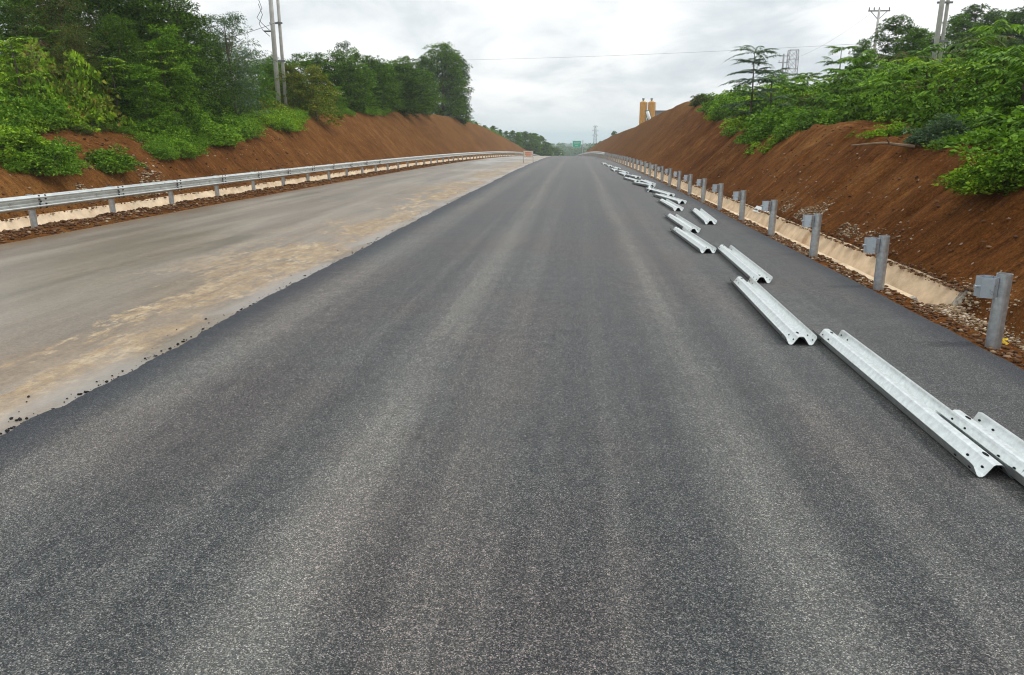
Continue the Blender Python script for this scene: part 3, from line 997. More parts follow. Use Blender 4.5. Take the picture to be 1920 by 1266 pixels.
lab_near = ['nearest galvanised post with box spacer, beside the yellow scrap at the paving edge',
            'second galvanised post from the camera, beside the broken end of the concrete ditch',
            'third galvanised post from the camera, standing before the tan ditch wall',
            'fourth galvanised post from the camera, before the pale stone spill on the bank',
            'fifth galvanised post from the camera, level with the rail set apart near the edge',
            'sixth galvanised post from the camera, next to the small pale slab on the ditch lip',
            'seventh galvanised post from the camera in the bare row at right']
ordn = ['eighth', 'ninth', 'tenth', 'eleventh', 'twelfth', 'thirteenth', 'fourteenth', 'fifteenth', 'sixteenth', 'seventeenth', 'eighteenth', 'nineteenth', 'twentieth',
        'twenty-first', 'twenty-second', 'twenty-third', 'twenty-fourth', 'twenty-fifth', 'twenty-sixth', 'twenty-seventh', 'twenty-eighth', 'twenty-ninth']
pr = None
NB = 29
for k in range(NB):
    y = 7.54 + k * PITCH
    x = 4.22 + float(shiftR(y))
    z = float(terrR(x, y)) + 0.01
    lab = lab_near[k] if k < 7 else ordn[k - 7] + ' galvanised post from the camera in the bare row at right'
    if k == NB - 1: lab = 'last bare galvanised post, touching the start of the finished far rail at right'
    rot = (random.uniform(-.012, .012), random.uniform(-.015, .015), random.uniform(-.05, .05))
    if pr is None:
        pr = empty('guardrail_post', (x, y, z), lab, 'post', 'bare guardrail posts along the right paving edge')
        pc = [put(bpy.data.objects.new('post_tube', post_me), pr), put(bpy.data.objects.new('spacer_block', sp_r), pr)]
        pc[1].location = (0, 0, PH - 0.13)
        b = put(bpy.data.objects.new('bolt', bolt_me), pc[1]); b.location = (0, 0, 0.0)
        pr.rotation_euler = rot
        bb = b
    else:
        r = pr.copy(); COL.objects.link(r)
        r.location = (x, y, z); r['label'] = lab; r.rotation_euler = rot
        for c in pc:
            c2 = c.copy(); COL.objects.link(c2); c2.parent = r
            if c.name.startswith('spacer'):
                b2 = bb.copy(); COL.objects.link(b2); b2.parent = c2


def rail_panel(name, L, mat, side):
    """mounted W beam: humps towards the road (side +1: road at -X)"""
    me = w_beam_mesh(name, L, mat)
    V = np.zeros(len(me.vertices) * 3, dtype=np.float32)
    me.vertices.foreach_get('co', V)
    V = V.reshape(-1, 3)
    # profile x -> height, profile z -> away from road
    nz = V[:, 0].copy(); off = V[:, 2].copy()
    V[:, 2] = nz
    V[:, 0] = (off - 0.083) * (1 if side > 0 else -1)
    me.vertices.foreach_set('co', V.ravel())
    if side > 0: pass
    me.update()
    return me


def splice_spots(side):
    out = []
    for x in (-.13, -.055, .055, .13):
        z, a = prof_at(x)
        for dy in (-.10, .10):
            out.append(((z - 0.083) * side, dy, x))
    return out + [(-0.003 * side, 0, 0)]


def guardrail(side, xf, y0, count, label):
    sgn = 1 if side > 0 else -1
    x0 = xf(y0)
    root = empty('guardrail', (x0, y0, float(drop(y0))), label, 'guardrail')
    pan = rail_panel('rail_panel', PITCH + 0.16, M_RAIL, side)
    mbb = MB(); mbb.tube([(0.004 * side, 0, 0), (-0.024 * side, 0, 0)], [0.022, 0.017], 6)
    bo = mbb.mesh('splice_bolt', M_BOLT)
    for k in range(count):
        y = y0 + k * PITCH
        y2 = y + PITCH
        x, x2 = xf(y), xf(y2)
        z, z2 = float(drop(y)), float(drop(y2))
        o = put(bpy.data.objects.new('post', post_me), root)
        o.location = (x - x0, y - y0, z - z2 * 0 - float(drop(y0)) + 0.02)
        s = put(bpy.data.objects.new('spacer_block', sp_r if side > 0 else sp_l), o)
        s.location = (0, 0, PH - 0.15)
        if k < count - 1:
            q = put(bpy.data.objects.new('rail_panel', pan), root)
            bx = -0.237 * sgn
            q.location = (x - x0 + bx - 0.002 * (k % 2) * sgn, y - y0 - 0.08, z - float(drop(y0)) + 0.02 + PH - 0.155)
            q.rotation_euler = (math.atan((z2 - z) / PITCH), 0, -math.atan((x2 - x) / PITCH))
            if y < 45:
                for ox, oy, oz in splice_spots(side):
                    b = put(bpy.data.objects.new('splice_bolt', bo), q)
                    b.location = (ox - 0.004 * sgn, 0.08 + PITCH + oy, oz)
    return root


guardrail(-1, lambda y: -12.1, 9.86, 84, 'finished galvanised w-beam guardrail along the left road edge')
guardrail(1, lambda y: 4.22 + float(shiftR(y)), 7.54 + NB * PITCH, 54, 'finished far guardrail continuing beyond the bare posts at right')

# ------------------------------------------------------------------ yellow scrap
mb = MB()
for q in range(9):
    p = Vector((random.uniform(-.05, .05), random.uniform(-.05, .05), random.uniform(0.01, .07)))
    vs = [p + Vector([random.uniform(-.045, .045) for _ in range(3)]) for _ in range(5)]
    mb.add(vs, [(0, 1, 2), (0, 2, 3), (0, 3, 4), (0, 4, 1)])
ys_ = mb.build('litter', M_YSCRAP, None, label='crumpled yellow plastic scrap on the stones behind the nearest post', cat='litter')
ys_.scale = (.7, .7, .7)
ys_.location = (4.42, 7.75, float(terrR(4.42, 7.75)) + 0.02)

# ------------------------------------------------------------------ foliage generators
def leaf_quads(P, D, L, Wd, rs, droop=0.25, up=0.65):
    """P (n,3) bases, D (n,3) directions, diamond leaves; returns V,F"""
    n = len(P)
    D = D / (np.linalg.norm(D, axis=1, keepdims=True) + 1e-9)
    N_ = np.stack([rs.randn(n) * (1 - up), rs.randn(n) * (1 - up), np.full(n, up)], 1) + D * 0.15
    Sd = np.cross(D, N_); Sd /= (np.linalg.norm(Sd, axis=1, keepdims=True) + 1e-9)
    L = L[:, None]; Wd = Wd[:, None]
    dz = np.zeros((n, 3)); dz[:, 2] = -1
    tip = P + D * L + dz * L * droop
    midp = P + D * L * 0.45
    a = midp + Sd * Wd * 0.5
    b = midp - Sd * Wd * 0.5
    V = np.stack([P, a, tip, b], 1).reshape(-1, 3)
    Fc = np.arange(n * 4).reshape(-1, 4)
    return V, Fc


def rdir(n, rs):
    v = rs.randn(n, 3)
    return v / np.linalg.norm(v, axis=1, keepdims=True)


def clump_cloud(C, RC, per, leaf, rs, asp=0.45, out=0.75, flat=0.75, up=0.6, droop=0.3):
    """leaves on the shells of many small clumps C with radii RC"""
    n = len(C)
    idx = np.repeat(np.arange(n), per)
    d = rdir(len(idx), rs)
    d[:, 2] = np.abs(d[:, 2]) * 0.9 - 0.25 * rs.rand(len(idx))
    r = RC[idx] * (0.45 + 0.6 * rs.rand(len(idx)))
    P = C[idx] + d * r[:, None] * np.array([1, 1, flat])
    D = d * out + rdir(len(idx), rs) * (1 - out) + np.array([0, 0, 0.05])
    L = leaf * (0.6 + 0.8 * rs.rand(len(idx)))
    return leaf_quads(P, D, L, L * asp * (0.8 + 0.4 * rs.rand(len(idx))), rs, droop=droop, up=up)


def join(parts):
    Vs, Fs, b = [], [], 0
    for V, Fc in parts:
        Vs.append(V); Fs.append(Fc + b); b += len(V)
    return np.vstack(Vs), np.vstack(Fs)


def bush_cloud(seed, rx=1.0, ry=1.0, rz=0.8, nc=60, per=40, leaf=0.1, asp=0.5, rough=0.25, **kw):
    rs = np.random.RandomState(seed)
    d = rdir(nc, rs); d[:, 2] = np.abs(d[:, 2])
    lob = 1 + rough * np.sin(d[:, 0] * 5 + seed) * np.cos(d[:, 1] * 4 + 2 * seed) + rough * 0.8 * rs.randn(nc) * 0.6
    r = (0.55 + 0.45 * rs.rand(nc) ** 0.5) * lob
    C = d * r[:, None] * np.array([rx, ry, rz]) * 0.85
    RC = (0.16 + 0.16 * rs.rand(nc)) * (rx + ry) / 2
    return clump_cloud(C, RC, per, leaf, rs, asp, **kw)


def crown_cloud(seed, h0, h1, rad, nl=9, nc=10, per=28, leaf=0.16, asp=0.4, shape='round', **kw):
    """crown built from lobes -> clumps -> leaves between heights h0 and h1"""
    rs = np.random.RandomState(seed)
    C = []; RC = []
    H = h1 - h0
    for i in range(nl):
        t = (i + 0.5) / nl
        if shape == 'round': env = math.sqrt(max(0.05, 1 - (2 * t - 0.9) ** 2))
        elif shape == 'cone': env = (1 - t) ** 0.7 * 0.9 + 0.12
        elif shape == 'tall': env = 0.45 + 0.6 * math.sin(pi * min(1, t * 0.80 + 0.18)) ** 0.8
        else: env = 0.5 + 0.5 * t
        a = i * 2.399 + rs.rand() * 0.8
        rr = rad * env * (0.30 + 0.5 * rs.rand()) * (0.1 if i == nl - 1 else 1)
        c = np.array([cos(a) * rr, sin(a) * rr, h0 + t * H * 0.93])
        lr = rad * (0.40 + 0.26 * rs.rand()) * (0.55 + 0.5 * env)
        d = rdir(nc, rs)
        C.append(c + d * (lr * (0.45 + 0.6 * rs.rand(nc)))[:, None] * np.array([1, 1, 0.85]))
        RC.append(lr * (0.28 + 0.26 * rs.rand(nc)))
    C = np.vstack(C); RC = np.concatenate(RC)
    C[:, 2] = np.minimum(C[:, 2], h1 - RC * 0.6)
    return clump_cloud(C, RC, per, leaf, rs, asp, **kw), C


def trunk_mesh(name, seed, h, r, C, lean=0.3, stems=1):
    rs = random.Random(seed)
    mb = MB()
    for s in range(stems):
        ax, ay = rs.uniform(-lean, lean) * (1 + s), rs.uniform(-lean, lean) * (1 + s)
        pts = []
        for i in range(7):
            t = i / 6
            pts.append(Vector((ax * t ** 1.4 + rs.uniform(-.05, .05) * h * .1, ay * t ** 1.4 + rs.uniform(-.05, .05) * h * .1, -0.4 + t * (h * 0.92 + 0.4))))
        mb.tube(pts, [r * (1.25 if i == 0 else 1) * (1 - 0.82 * i / 6) for i in range(7)], 8)
        sel = rs.sample(range(len(C)), min(14, len(C)))
        for j in sel:
            c = Vector(C[j])
            t = min(0.9, max(0.15, (c.z / h) - 0.18))
            k = min(5, int(t * 6)); a = pts[k].lerp(pts[k + 1], t * 6 - k)
            m = a.lerp(c, 0.5) + Vector((0, 0, -0.05 * h))
            mb.tube([a, m, c], [r * 0.32 * (1 - t * .5), r * 0.2, r * 0.07], 5)
    return mb.mesh(name, M_BARK, smooth=True)


TREES = {}
def tree_proto(key, seed, h, rad, h0, leaf, mat, nl=10, nc=10, per=28, shape='round', asp=0.4, r=0.1, stems=1, lean=.3, **kw):
    (V, Fc), C = crown_cloud(seed, h0, h, rad, nl, nc, per, leaf, asp, shape, **kw)
    TREES[key] = (trunk_mesh('trunk', seed, h, r, C, stems=stems, lean=lean), mesh_np('crown', V, Fc, mat), h)


tree_proto('wood1', 21, 8.5, 2.6, 0.0, 0.19, M_LF_DARK, 24, 14, 62, 'tall', r=.13)
tree_proto('wood2', 22, 8.0, 2.3, 0.0, 0.17, M_LF_DARK, 22, 14, 62, 'tall', asp=.3, r=.12)
tree_proto('wood3', 23, 7.5, 2.4, 0.0, 0.16, M_LF_OLIVE, 22, 14, 56, 'tall', asp=.28, r=.12)
tree_proto('euca', 24, 6.0, 1.6, 0.3, 0.17, M_LF_GREY, 18, 12, 44, 'tall', asp=.2, r=.09, up=.3, droop=.6)
tree_proto('row1', 25, 6.0, 1.7, 0.0, 0.17, M_LF_MID, 20, 12, 46, 'tall', r=.09)
tree_proto('row2', 26, 5.5, 1.7, 0.0, 0.17, M_LF_DARK, 19, 12, 46, 'tall', r=.09)
tree_proto('row3', 27, 6.5, 1.5, 0.0, 0.16, M_LF_MID, 20, 12, 42, 'cone', asp=.35, r=.08)
tree_proto('yel', 28, 4.2, 1.7, 0.0, 0.16, M_LF_YEL, 16, 12, 42, 'cone', r=.07)
tree_proto('big1', 29, 11.0, 3.6, 0.0, 0.27, M_LF_DARK, 34, 15, 50, 'tall', r=.25, asp=.5)
tree_proto('big2', 30, 10.0, 3.2, 0.0, 0.27, M_LF_DARK, 32, 15, 50, 'tall', r=.22, asp=.5)
tree_proto('fart1', 31, 7.0, 2.6, 0.0, 0.40, M_LF_DARK, 16, 10, 26, 'round', r=.15, asp=.55)
tree_proto('fart2', 32, 6.0, 1.9, 0.0, 0.38, M_LF_MID, 15, 10, 26, 'cone', r=.12, asp=.55)
tree_proto('hill1', 33, 8.0, 2.6, 0.0, 0.21, M_LF_DARK, 24, 14, 52, 'tall', r=.14, asp=.5)
tree_proto('hill2', 34, 7.0, 2.4, 0.0, 0.20, M_LF_MID, 22, 14, 52, 'round', r=.12, asp=.5)
tree_proto('dry', 36, 5.5, 1.8, 0.2, 0.14, M_LF_DRY, 12, 9, 26, 'tall', asp=.14, r=.07, up=.1)


def add_tree(key, x, y, h, label, cat='tree', group=None, name='tree', wid=1.0, sink=0.0, z=None):
    tr, cr, h0 = TREES[key]
    s = h / h0
    zz = float(terr(x, y)) - 0.05 - sink if z is None else z
    root = empty(name, (x, y, zz), label, cat, group, rz=random.uniform(0, 6.28))
    root.scale = (s * wid, s * wid, s)
    put(bpy.data.objects.new('trunk', tr), root)
    put(bpy.data.objects.new('crown', cr), root)
    return root


def tree_px(key, px, pybase, pytop, Y, label, **kw):
    """a tree on the ground at distance Y whose top reaches the sight line through (px, pytop)"""
    X, _, zt = at_dist(px, pytop, Y)
    zb = float(terr(X, Y))
    return add_tree(key, X, Y, max(1.5, zt - zb), label, **kw)


GW = 'dark wood above the left bank'
tree_px('wood1', 30, 0, -60, 30, 'tall dark tree at the far left with its top out of the photo', group=GW)
tree_px('wood3', 95, 0, -30, 28, 'brownish vine-hung tree second from the left edge of the dark wood', group=GW, wid=1.1)
tree_px('dry', 60, 0, 70, 25.0, 'bare brown twiggy tree in front of the dark wood at the left edge', group=GW, wid=1.2)
tree_px('wood2', 175, 0, -60, 31, 'dark tree behind the brownish ones, left of the tallest dark crown', group=GW)
tree_px('wood1', 250, 0, -75, 32, 'tallest dark crown of the left wood, in the middle of its upper edge', group=GW)
tree_px('wood2', 322, 0, -20, 33, 'last tall dark tree of the left wood before the gap of sky', group=GW, wid=.95)
tree_px('wood3', 135, 0, 40, 27, 'lower olive tree hung with creepers in front of the dark wood', group=GW, wid=.9)
tree_px('row1', 310, 0, 45, 29.5, 'fresh green pinnate tree in front of the last tall dark tree', group=GW, wid=.9)
tree_px('wood2', 215, 0, 20, 29, 'dark bushy tree in front of the tallest crown of the left wood', group=GW)
tree_px('wood1', 385, 0, 60, 36, 'dark round tree at the foot of the grey-green feathery tree', group=GW, wid=.9)
tree_px('wood1', 280, 0, 60, 34, 'dark tree low in the shadow between the bigger crowns of the wood', group=GW)
tree_px('euca', 425, 0, 12, 38, 'grey-green feathery tree standing out against the sky left of the twin pole', wid=1.0)
tree_px('wood2', 440, 0, 95, 40, 'dark bushy tree under the grey-green feathery tree', wid=.85)
bk = ['first', 'second', 'third', 'fourth', 'fifth', 'sixth', 'seventh']
for j, (px, top, Yd, kk) in enumerate([(-10, -40, 38, 'wood2'), (60, -60, 39, 'wood1'), (130, -50, 40, 'wood2'), (200, -70, 41, 'wood1'), (265, -50, 42, 'wood2'), (335, 15, 44, 'wood1'), (410, 55, 50, 'wood2')]):
    tree_px(kk, px, 0, top, Yd, f'shaded tree at the back of the dark left wood, {bk[j]} from the left', group=GW, wid=1.15)
GR = 'row of trees on the left bank crest'
row = [(492, 108, 50, 'row1', 1), (512, 100, 54, 'row3', 1), (545, 120, 47, 'yel', 1.0), (562, 100, 56, 'row1', 1), (590, 98, 60, 'row1', 1), (612, 108, 62, 'row2', 1), (632, 92, 64, 'row2', .9),
       (664, 88, 70, 'row3', .9), (690, 102, 68, 'row2', .9), (712, 118, 74, 'row1', 1.1), (738, 112, 78, 'row2', 1.1), (748, 122, 84, 'row1', 1), (765, 128, 88, 'row3', 1), (782, 140, 90, 'row1', 1)]
words = ['first', 'second', 'third', 'fourth', 'fifth', 'sixth', 'seventh', 'eighth', 'ninth', 'tenth', 'eleventh', 'twelfth', 'thirteenth', 'fourteenth']
desc = {'row1': 'fresh green leafy', 'row2': 'dark green dense', 'row3': 'slim pointed', 'yel': 'yellow-green'}
for (px, top, Yd, kk, w), wd in zip(row, words):
    tree_px(kk, px, 0, top, Yd, f'{desc[kk]} tree, {wd} from the left in the row beyond the left twin pole', group=GR, wid=w * 1.2)
fr = ['first', 'second', 'third', 'fourth', 'fifth', 'sixth', 'seventh', 'eighth', 'ninth']
for j, (px, top, Yd, kk) in enumerate([(500, 118, 48, 'row1'), (650, 112, 60, 'row2'), (676, 118, 64, 'row1'), (700, 112, 68, 'row2'), (722, 120, 72, 'row1'), (752, 120, 78, 'row2'), (772, 126, 84, 'row2'), (792, 130, 92, 'row1'), (535, 112, 52, 'row2')]):
    tree_px(kk, px, 0, top, Yd, f'leafy tree standing forward of the left crest row, {fr[j]} of the front line', group=GR, wid=1.35)
tree_px('euca', 645, 0, 70, 76, 'thin wispy treetop poking above the row left of the big tree', wid=.6)
tree_px('yel', 588, 0, 122, 47.5, 'yellow-green young tree in front of the twin pole foot, on the bank edge', wid=1.05)
tree_px('row1', 628, 0, 160, 53, 'small leafy tree right of the yellow-green one on the bank edge', wid=1.3)
tree_px('big1', 828, 0, 82, 118, 'biggest dark tree at the end of the row on the left bank', wid=1.0)
tree_px('big2', 853, 0, 100, 122, 'right half tree of the big dark clump, leaning over the bank end', wid=.75)
tree_px('big2', 795, 0, 105, 112, 'dark tree just left of the biggest one at the end of the row', wid=.7)
tree_px('row2', 868, 0, 178, 123, 'small dark drooping tree at the right foot of the big dark clump', wid=1.0)
tree_px('hill1', 757, 0, 105, 100, 'dark crown showing behind the row, left of the big dark clump', wid=1.0)
GF = 'trees beyond the end of the left bank'
farrow = [(893, 228, 165), (908, 235, 180), (925, 236, 195), (938, 243, 205), (950, 246, 215), (962, 245, 225), (972, 248, 235), (984, 247, 245), (994, 250, 255), (1003, 250, 262), (1012, 255, 270), (1022, 266, 280), (1030, 274, 300), (1036, 277, 320), (1044, 277, 340), (1052, 281, 350)]
ow = words + ['fifteenth', 'sixteenth']
for j, (px, top, Yd) in enumerate(farrow):
    X, _, zt = at_dist(px, top, Yd)
    zb = float(terr(X, Yd)) - 0.3
    if j > 10: zb = float(drop(Yd)) - 0.6
    kk = 'fart1' if j % 3 else 'fart2'
    add_tree(kk, X, Yd, max(2.0, zt - zb), f'hazy distant tree, {ow[j]} from the left beyond the left bank end', group=GF, wid=1.15 if j > 5 else .9, z=zb)
GH = 'trees beyond the right bank'
for j, (px, top, Yd, w) in enumerate([(1108, 276, 300, .8), (1117, 269, 280, 1), (1127, 265, 262, 1), (1137, 263, 250, .9), (1152, 246, 236, .7)]):
    X, _, zt = at_dist(px, top, Yd)
    zb = float(terr(X, Yd)) - 0.3
    add_tree('fart2' if j % 2 else 'fart1', X, Yd, max(2.0, zt - zb), f'small distant tree at the far end of the right bank, {words[j]} from the left', group=GH, wid=w, z=zb)
# right hill trees
GR2 = 'trees on the hill behind the right thicket'
right = [(1622, 72, 52, 'hill1', .55, 'slim dark tree on the thicket beside the single pole'),
         (1690, 28, 60, 'hill1', .85, 'first dark round tree of the hill group, left of the twin concrete pole'),
         (1725, 50, 55, 'hill2', .8, 'mid green tree directly left of the twin concrete pole'),
         (1745, 60, 60, 'hill1', .8, 'dark tree behind the foot of the right twin pole'),
         (1800, 28, 78, 'hill2', 1.0, 'mid green tree of the hill, just right of the right twin pole'),
         (1835, 8, 80, 'hill1', 1.0, 'tallest tree top of the hill group right of the twin pole'),
         (1815, 70, 66, 'hill1', .9, 'dark lower tree on the hill right of the twin pole'),
         (1870, 18, 82, 'hill1', 1.0, 'dark tree on the hill, third crown from the right edge'),
         (1902, 20, 80, 'hill2', 1.0, 'mid green tree on the hill, second crown from the right edge'),
         (1935, 8, 78, 'hill1', 1.0, 'dark tree on the hill cut by the right edge of the photo'),
         (1860, 60, 68, 'hill2', 1.0, 'mid green lower tree on the hill in front of the dark crowns'),
         (1905, 70, 64, 'hill1', .9, 'dark lower tree on the hill near the right edge')]
for px, top, Yd, kk, w, lab in right:
    tree_px(kk, px, 0, top, Yd, lab, group=GR2, wid=w * 1.25)


# pinnate plants -------------------------------------------------
def frond_cloud(seed, h, nf, fl, leafl, rs=None, whorls=4, spread=1.0):
    rs = np.random.RandomState(seed)
    Ps, Ds, Ls = [], [], []
    for w in range(whorls):
        zc_ = h * (0.12 + 0.88 * (w + 1) / whorls)
        ox, oy = rs.randn(2) * 0.18 * h * (1 - 0.8 * (w + 1) / whorls) * spread
        for f in range(nf):
            a = 2 * pi * f / nf + rs.rand() * 0.8
            el = 0.55 * rs.rand() + 0.10
            n = 16
            t = (np.arange(n) + 1) / n
            L = fl * (0.7 + 0.5 * rs.rand())
            hx_ = np.cos(a) * t * L; hy_ = np.sin(a) * t * L
            zz = zc_ + el * L * t - 0.45 * L * t ** 2
            base = np.stack([ox + hx_, oy + hy_, zz], 1)
            sd = np.array([-sin(a), cos(a), 0.0]); fw_ = np.array([cos(a), sin(a), -0.2])
            for s in (1, -1):
                Ps.append(base); Ds.append(np.tile(sd * s * 0.8 + fw_ * 0.5 + np.array([0, 0, -.15]), (n, 1)) + rs.randn(n, 3) * .1)
                Ls.append(leafl * np.sin(pi * (0.15 + 0.8 * t)) * (0.8 + .4 * rs.rand(n)))
    P, D, L = np.vstack(Ps), np.vstack(Ds), np.concatenate(Ls)
    return leaf_quads(P, D, L, L * 0.33, rs, droop=0.15, up=0.9)


def frond_plant(px, top, Y, h, mat, label, seed, nf=9, fl=0.9, group=None, whorls=4, leafl=.2):
    X, _, zt = at_dist(px, top, Y)
    zb = float(terr(X, Y))
    h = zt - zb
    V, Fc = frond_cloud(seed, h, nf, fl, leafl, whorls=whorls)
    root = empty('pinnate_tree', (X, Y, zb), label, 'tree', group)
    mb = MB()
    mb.tube([(0, 0, -.2), (0.05, 0.03, h * .5), (0, 0, h)], [0.05, 0.035, 0.012], 6)
    mb.build('trunk', M_BARK, root, smooth=True)
    put(bpy.data.objects.new('crown', mesh_np('crown', V, Fc, mat)), root)


GP = 'feathery pinnate trees in the right thicket'
frond_plant(1415, 98, 33, 4, M_LF_GREY, 'grey-green feathery tree rising above the thicket against the sky', 41, 10, 1.15, GP, 7, .22)
frond_plant(1448, 135, 34, 4, M_LF_GREY, 'lower grey-green feathery tree right beside the one against the sky', 42, 9, 0.9, GP, 5, .2)
frond_plant(1578, 92, 36, 4, M_LF_MID, 'feathery sapling above the thicket left of the slim dark tree', 43, 9, .8, GP, 5)
frond_plant(1885, 100, 19, 4, M_LF_MID, 'broad feathery tree with layered fronds near the right edge', 44, 11, 1.2, GP, 6, .24)
frond_plant(1835, 128, 21, 4, M_LF_BRIGHT, 'fresh green feathery tree left of the one near the right edge', 45, 10, 1.0, GP, 5, .22)
frond_plant(1740, 118, 24, 4, M_LF_BRIGHT, 'fresh green feathery plant in the middle of the right thicket', 46, 10, 1.0, GP, 5, .22)
frond_plant(1690, 125, 27, 4, M_LF_MID, 'mid green feathery plant left of the fresh one in mid thicket', 47, 9, 1.0, GP, 5, .22)
frond_plant(1925, 120, 16, 4, M_LF_MID, 'feathery plant cut by the right edge of the photo', 48, 10, 1.1, GP, 5, .22)


GL = 'fresh feathery saplings before the left wood'
frond_plant(205, 112, 27.5, 4, M_LF_BRIGHT, 'bright feathery sapling rising from the left scrub before the dark wood', 51, 9, .7, GL, 8, .15)
frond_plant(20, 80, 24, 4, M_LF_BRIGHT, 'bright feathery sapling at the left edge of the photo', 52, 10, .8, GL, 8, .16)
frond_plant(75, 60, 27, 4, M_LF_MID, 'mid green feathery sapling near the left edge, before brown twigs', 53, 9, .8, GL, 8, .16)
frond_plant(300, 100, 29, 4, M_LF_BRIGHT, 'bright feathery sapling in front of the last tall dark tree', 54, 9, .8, GL, 8, .16)
tree_px('row1', 265, 0, 118, 28, 'small round bright tree low before the middle of the dark wood', wid=1.2)
tree_px('row1', 350, 0, 85, 33, 'leafy mid green tree below the gap of sky at left', wid=1.0)
tree_px('row1', 470, 0, 112, 43, 'leafy tree between the grey-green feathery tree and the twin pole', wid=1.2)


# undergrowth -----------------------------------------------------
class Mass:
    """many shrubs merged as one uncountable thicket, one mesh per leaf colour"""
    def __init__(self):
        self.d = {}
    def add(self, mat, V, Fc):
        self.d.setdefault(mat.name, []).append((V, Fc))


B = {}
for s in range(4):
    B['broad', s] = bush_cloud(60 + s, 1, 1, 0.95, 56, 40, 0.125, 0.55, rough=.35, up=.5)
    B['fine', s] = bush_cloud(70 + s, 1, 1, 0.85, 60, 42, 0.085, 0.5, rough=.22, up=.5)
    B['vine', s] = bush_cloud(80 + s, 1, 1, 0.9, 56, 40, 0.11, 0.75, rough=.4, up=.4)
    B['frond', s] = None
for s in range(3):
    B['frond', s] = frond_cloud(90 + s, 1.0, 8, 0.55, 0.16, whorls=4, spread=2.0)


def xf(VF, x, y, z, sx, sy, sz, a):
    V, Fc = VF
    c, s = cos(a), sin(a)
    P = V * np.array([sx, sy, sz])
    return np.stack([P[:, 0] * c - P[:, 1] * s + x, P[:, 0] * s + P[:, 1] * c + y, P[:, 2] + z], 1).astype(np.float32), Fc


rsm = np.random.RandomState(77)
massR, massL = Mass(), Mass()
# right thicket: rows along the crest and behind
y = 13.0
while y < 60:
    for dd in (0.0, 0.9, 2.0, 3.4, 5.2, 7.5, 10.5, 14.5):
        yy = y + rsm.randn() * 0.5
        h = float(np.interp(yy, hRy, hRz))
        x = 5.1 + h + 0.5 + dd + rsm.randn() * 0.25 + float(shiftR(yy))
        if dd > 3 and rsm.rand() < 0.2: continue
        if yy < 22 and dd < 0.8 and (yy < 14.5 or yy > 15.5) and rsm.rand() < 0.85: continue
        if 21.5 < yy < 25.5 and dd < .8: continue
        if yy > 52 and dd < 5: continue
        z = float(terrR(x, yy)) - 0.1
        kind = ('broad', 'frond', 'vine', 'broad')[rsm.randint(4)]
        s = rsm.randint(3)
        grow = 0.75 + 0.14 * dd ** 0.7
        r = (0.55 + 0.5 * rsm.rand()) * (1 + 0.10 * dd)
        hh = r * (0.9 + 0.5 * rsm.rand()) * (1 - 0.01 * dd)
        if yy > 22: hh *= 1.15; r *= 1.15
        hh *= .88
        mt = (M_LF_BRIGHT, M_LF_MID, M_LF_BUSH, M_LF_MID, M_LF_DARK, M_LF_DARK, M_LF_OLIVE, M_LF_MID)[rsm.randint(8)]
        if kind == 'frond': r *= 1.1; hh *= 1.4
        massR.add(mt, *xf(B[kind, s], x, yy, z, r, r, hh, rsm.rand() * 6.28))
    y += 0.95 + 0.022 * y
# gully tongues of creeper hanging down the right slope
for (px, py, r, kind, mt) in [(1330, 205, .9, 'broad', M_LF_MID), (1345, 222, .8, 'broad', M_LF_BRIGHT), (1360, 215, 1.0, 'broad', M_LF_MID), (1385, 235, .9, 'broad', M_LF_BRIGHT), (1375, 250, .6, 'vine', M_LF_MID), (1400, 262, .6, 'broad', M_LF_MID),
                              (1412, 282, .45, 'broad', M_LF_BRIGHT), (1425, 262, .8, 'broad', M_LF_MID), (1440, 280, .4, 'vine', M_LF_BRIGHT), (1455, 268, .5, 'broad', M_LF_BRIGHT), (1475, 255, .6, 'vine', M_LF_DARK), (1440, 240, .8, 'broad', M_LF_DARK),
                              (1310, 190, .9, 'broad', M_LF_OLIVE), (1320, 196, 1.0, 'broad', M_LF_MID), (1350, 188, 1.2, 'broad', M_LF_BRIGHT), (1502, 240, .6, 'broad', M_LF_DARK), (1500, 225, .8, 'vine', M_LF_MID), (1408, 240, .9, 'broad', M_LF_BRIGHT),
                              (1402, 290, .22, 'vine', M_LF_BRIGHT), (1390, 302, .15, 'vine', M_LF_YEL), (1510, 285, .14, 'vine', M_LF_YEL), (1515, 295, .12, 'vine', M_LF_YEL),
                              (1450, 225, 1.0, 'broad', M_LF_BRIGHT), (1478, 232, .9, 'broad', M_LF_MID), (1395, 205, 1.1, 'broad', M_LF_BRIGHT), (1425, 205, 1.1, 'broad', M_LF_MID)]:
    p = hit(px, py)
    if p: massR.add(mt, *xf(B[kind, rsm.randint(3)], p[0] + .15, p[1], p[2] - 0.15, r, r, r * .9, rsm.rand() * 6))
for (px, py, r, kind, mt) in [(1640, 252, .32, 'vine', M_LF_BRIGHT), (1665, 250, .45, 'broad', M_LF_BRIGHT), (1690, 252, .4, 'broad', M_LF_MID), (1600, 250, .2, 'vine', M_LF_YEL), (1780, 275, .5, 'fine', M_LF_MID), (1725, 258, .35, 'fine', M_LF_MID),
                              (1830, 266, .4, 'fine', M_LF_MID), (1880, 266, .4, 'fine', M_LF_MID), (1910, 258, .45, 'fine', M_LF_DARK), (1700, 278, .16, 'fine', M_LF_YEL), (1775, 345, .1, 'fine', M_LF_YEL), (1800, 250, .6, 'broad', M_LF_DARK), (1850, 250, .5, 'vine', M_LF_DARK)]:
    p = hit(px, py)
    if p: massR.add(mt, *xf(B[kind, rsm.randint(3)], p[0] + .1, p[1], p[2] - 0.12, r, r, r * .9, rsm.rand() * 6))

